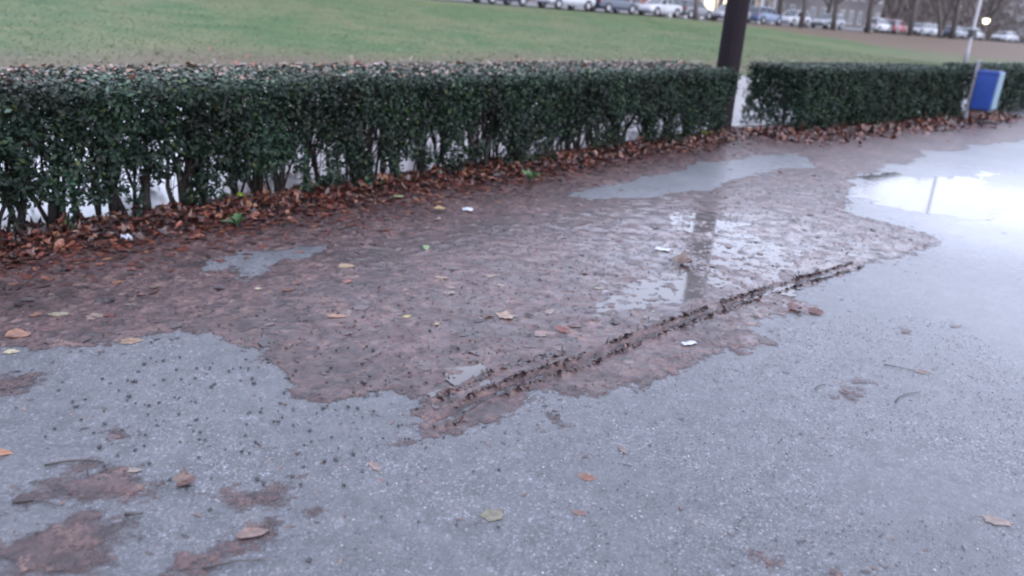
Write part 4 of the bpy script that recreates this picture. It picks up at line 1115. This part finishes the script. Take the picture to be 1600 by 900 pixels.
TAN, YEL, ORG, BRN, RED, GRN, PINK, CRM = (.17, .105, .06), (.26, .22, .06), (.24, .095, .03), (.06, .03, .022), (.13, .035, .025), (.10, .17, .06), (.12, .072, .06), (.27, .24, .15)
LEAVES = [
    ('long tan leaf with a raised edge at the border of mush and bare asphalt', -1.68, 3.10, .10, TAN, 'oval', .5, .5, .5),
    ('orange leaf cut by the left edge of the photo on bare asphalt', -1.67, 2.19, .09, ORG, 'oval', .0, .2, .3),
    ('large orange brown leaf at the left edge of the photo', -2.18, 3.09, .13, (.16, .065, .03), 'broad', .1, .2, .25),
    ('pale yellow green leaf just below the orange brown leaf at left', -2.11, 2.93, .075, CRM, 'broad', .2, .1, .15),
    ('pale greenish leaf on the mush near the left edge', -2.14, 3.34, .11, (.15, .13, .08), 'oval', .3, .1, .2),
    ('small bright yellow leaf on the middle of the mush', -0.52, 3.58, .055, YEL, 'broad', .4, .1, .1),
    ('tiny yellow leaf right of the bright yellow leaf', -0.36, 3.50, .035, (.26, .20, .09), 'broad', .8, .1, .1),
    ('green leaf standing up on the mush below the hedge centre', -0.57, 4.74, .075, GRN, 'broad', 1.0, .6, .2),
    ('tan leaf lying right of the green leaf', -0.41, 4.19, .10, TAN, 'oval', .0, .05, .1),
    ('orange tan leaf left of the small bright yellow leaf', -0.86, 3.52, .11, (.19, .10, .05), 'oval', .1, .1, .2),
    ('broad golden leaf on the mush below the paper scrap', -0.99, 4.29, .13, (.17, .11, .045), 'broad', .3, .1, .1),
    ('pale tan leaf beside the dark curled leaf on central mush', -0.03, 3.66, .13, (.19, .13, .09), 'lobed', .2, .1, .15),
    ('dark curled leaf on the central mush', 0.10, 3.69, .07, (.018, .012, .014), 'oval', -.5, .5, .8),
    ('pale cream leaf high on the central mush', -0.06, 4.13, .07, (.24, .19, .16), 'oval', .0, .05, .1),
    ('small pale leaf left of the clear asphalt island', -1.36, 3.84, .05, CRM, 'broad', .0, .1, .1),
    ('cream leaf left of the lower puddle', 0.50, 4.18, .06, CRM, 'oval', .1, .05, .1),
    ('rust brown folded leaf lying alone on clean asphalt', 0.30, 2.26, .07, (.13, .05, .03), 'oval', -.2, .6, .7),
    ('small brown leaf below the rust brown folded leaf', 0.26, 2.06, .055, (.11, .06, .045), 'oval', -.1, .3, .4),
    ('flat greenish tan leaf stuck to the asphalt near the bottom middle', -0.02, 2.02, .095, (.105, .095, .06), 'lobed', .8, .0, .05),
    ('faded pink brown leaf on asphalt below the mush tip', -0.43, 2.25, .085, (.13, .085, .075), 'oval', -.9, .0, .05),
    ('brown leaf with a long stalk on the bright asphalt at right', 1.96, 3.31, .085, (.11, .08, .065), 'oval', -.2, .2, .3),
    ('thin brown sliver of leaf upright on right of the mush tip', 0.44, 2.46, .07, (.10, .065, .055), 'oval', 1.9, .1, .1),
    ('large faded tan leaf at the lower right edge', 1.65, 2.16, .11, (.15, .105, .085), 'broad', -.2, .0, .05),
    ('dark red curled leaf at the mush edge right of the rut', 1.70, 4.02, .11, (.07, .024, .020), 'broad', -.3, .3, .5),
    ('dark red leaf left of the curled one at the mush edge', 1.58, 4.05, .12, (.075, .028, .024), 'lobed', .3, .2, .4),
    ('dark brown leaf shape added for the pole reflection in the broken puddle', 1.09, 4.76, .16, (.07, .035, .028), 'lobed', .3, .4, .6),  # added shape, stands in for the pole's dark reflection on the water
    ('reddish brown curled leaf above the rut', 0.27, 3.52, .10, RED, 'oval', -.6, .4, .6),
    ('pink brown broad leaf lying above the rut', 0.17, 3.46, .13, (.15, .085, .07), 'broad', .2, .05, .1),
    ('dark red crumpled leaf on bare asphalt at lower left', -1.02, 2.09, .085, (.06, .025, .022), 'lobed', .6, .5, .7),
    ('pale tan flat leaf left of the crumpled dark red leaf', -1.21, 2.14, .085, (.17, .135, .11), 'oval', .1, .0, .05),
    ('golden leaf near the hedge foot, left of the paper scrap', -0.59, 5.70, .11, (.19, .12, .03), 'broad', .0, .2, .3),
    ('light green leaf fallen on litter at the hedge foot', -0.95, 6.0, .11, (.16, .18, .09), 'oval', .5, .2, .3),
    ('small red leaf on the upper left of the mush', -0.92, 4.02, .075, (.15, .04, .025), 'broad', 1.0, .2, .3),
    ('brown leaf scrap above the small bright yellow leaf', -0.13, 4.28, .09, (.12, .08, .055), 'broad', .6, .1, .1),
    ('pinkish leaf on the asphalt smear at lower left', -0.72, 1.86, .10, (.13, .075, .06), 'broad', .3, .0, .1),
    ('brown leaf lying on the pale asphalt at far right', 2.45, 3.95, .08, (.09, .06, .055), 'oval', .1, .1, .2),
    ('dark leaf spot on bright asphalt below the far puddle', 2.92, 5.75, .09, (.03, .022, .022), 'oval', .2, .2, .3),
]
for a in LEAVES: one_leaf(*a[:8], curl=a[8], stalk=a[3] > .08, z=(.03 if a[2] > 5.6 and a[1] < 0 else None))

def twig(name, label, pts, r, cat='twig'):
    c = Vector((pts[0][0], pts[0][1], 0))
    mb = MB(); mb.tube([(p[0]-c.x, p[1]-c.y, p[2] if len(p) > 2 else r+.001) for p in pts], [r*.68*(1-.6*i/(len(pts)-1)) for i in range(len(pts))], 6)
    o = mb.build(name, M['darkwood'], None, True); o.location = c; tag(o, label, cat); return o
twig('twig', 'curved dark twig lying across the leaf smear at lower left', [(-1.49, 2.13), (-1.44, 2.16), (-1.38, 2.175), (-1.32, 2.17), (-1.285, 2.13), (-1.30, 2.11)], .0055)
twig('twig', 'short forked dark twig below the curved twig at lower left', [(-1.345, 2.12), (-1.325, 2.09), (-1.30, 2.05)], .0035)
twig('twig', 'thin hooked twig on clean asphalt at right below the stalked leaf', [(1.68, 2.98), (1.72, 3.03), (1.78, 3.07), (1.84, 3.09)], .004)
twig('twig', 'tiny dark twig beside the leaf smear on clean asphalt at right', [(1.36, 3.06), (1.40, 3.10), (1.43, 3.11)], .004)
twig('twig', 'dark bent twig at the bottom left corner', [(-1.47, 1.93), (-1.42, 1.95), (-1.37, 1.945), (-1.33, 1.93)], .005)
twig('twig', 'dark twig lying along the lowest leaf smear', [(-.80, 1.70), (-.72, 1.74), (-.64, 1.75)], .005)
twig('wood_stub', 'black stubby piece of wood lying alone on asphalt at lower left', [(-1.115, 1.905, .009), (-1.09, 1.91, .010), (-1.065, 1.915, .009)], .009, 'stub')
twig('twig', 'thin dark stalk of a leaf beside the brown smear at right', [(1.80, 3.37), (1.86, 3.35), (1.93, 3.32)], .003)

# black berries dropped on the asphalt
bmv = []
bm_me = None
import bmesh
bm = bmesh.new(); bmesh.ops.create_icosphere(bm, subdivisions=1, radius=1.0)
for v_ in bm.verts: v_.co.z *= 0.8
bm_me = bpy.data.meshes.new('berry'); bm.to_mesh(bm_me); bm.free()
bm_me.polygons.foreach_set('use_smooth', [True]*len(bm_me.polygons)); bm_me.materials.append(M['berry'])
g = np.random.default_rng(55)
cnt = 0
while cnt < 260:
    x, y = -1.95+2.0*g.random(), 1.75+2.0*g.random()
    dn = math.exp(-((x+1.0)/0.62)**2 - ((y-2.65)/0.42)**2) + 0.12*math.exp(-((x+.5)/0.9)**2 - ((y-3.0)/0.6)**2) + .06
    if g.random() > dn: continue
    h = max(float(mush_h(np.array([x]), np.array([y]))[0]), 0)
    o = bpy.data.objects.new('berry', bm_me); COL.objects.link(o)
    r_ = .0042+.0042*g.random()**1.5; o.scale = (r_*(.8+.9*g.random()**2), r_, r_*(.6+.4*g.random())); o.location = (x, y, h+r_*.75); o.rotation_euler = (0, 0, g.random()*3)
    tag(o, 'tiny black berry dropped on the path at lower left', 'berry', 'black berries scattered on the path')
    cnt += 1

# young green weeds at the hedge foot
def weed(label, x, y, n, size, col, seed):
    g = np.random.default_rng(seed); root = empty('weed', (x, y, 0)); tag(root, label, 'plant', 'weeds at the hedge foot')
    for i in range(n):
        az = g.random()*6.28; el = .25+.8*g.random(); L_ = size*(.6+.6*g.random())
        d_ = Vector((math.cos(az)*math.cos(el), math.sin(az)*math.cos(el), math.sin(el)))
        pts, f = LS['broad']; side = d_.cross(Vector((0, 0, 1))).normalized(); up = side.cross(d_)
        vs = [d_*(L_*.55 + L_*.9*p[0]) + side*(L_*.75*p[1]) + up*(.5*abs(p[1])*L_) for p in pts]
        me = arr_mesh('leaf', [tuple(v) for v in vs], f, True, np.tile(np.array(col)*(.7+.6*g.random()), (len(vs), 1)))
        lf = link('leaf', me, M['leaf'], root); lf.location = (0, 0, .03)
        MB().tube([(0, 0, -.03), tuple(d_*(L_*.15))], [.003, .002], 4).build('stalk', M['bark'], lf)
weed('bright green weed at the hedge foot right of the white tissue', -1.86, 4.93, 9, .10, (.035, .075, .03), 1)
weed('small yellow green weed between the left hedge stems', -2.05, 5.55, 8, .08, (.13, .18, .03), 2)
weed('low green weed at the hedge foot before the clear asphalt strip', 0.10, 6.95, 9, .12, (.04, .075, .03), 3)
weed('yellow green shoot by the foot of the dark pole', 2.45, 10.45, 8, .11, (.16, .22, .06), 4)
# bright shoots growing out of the hedge top
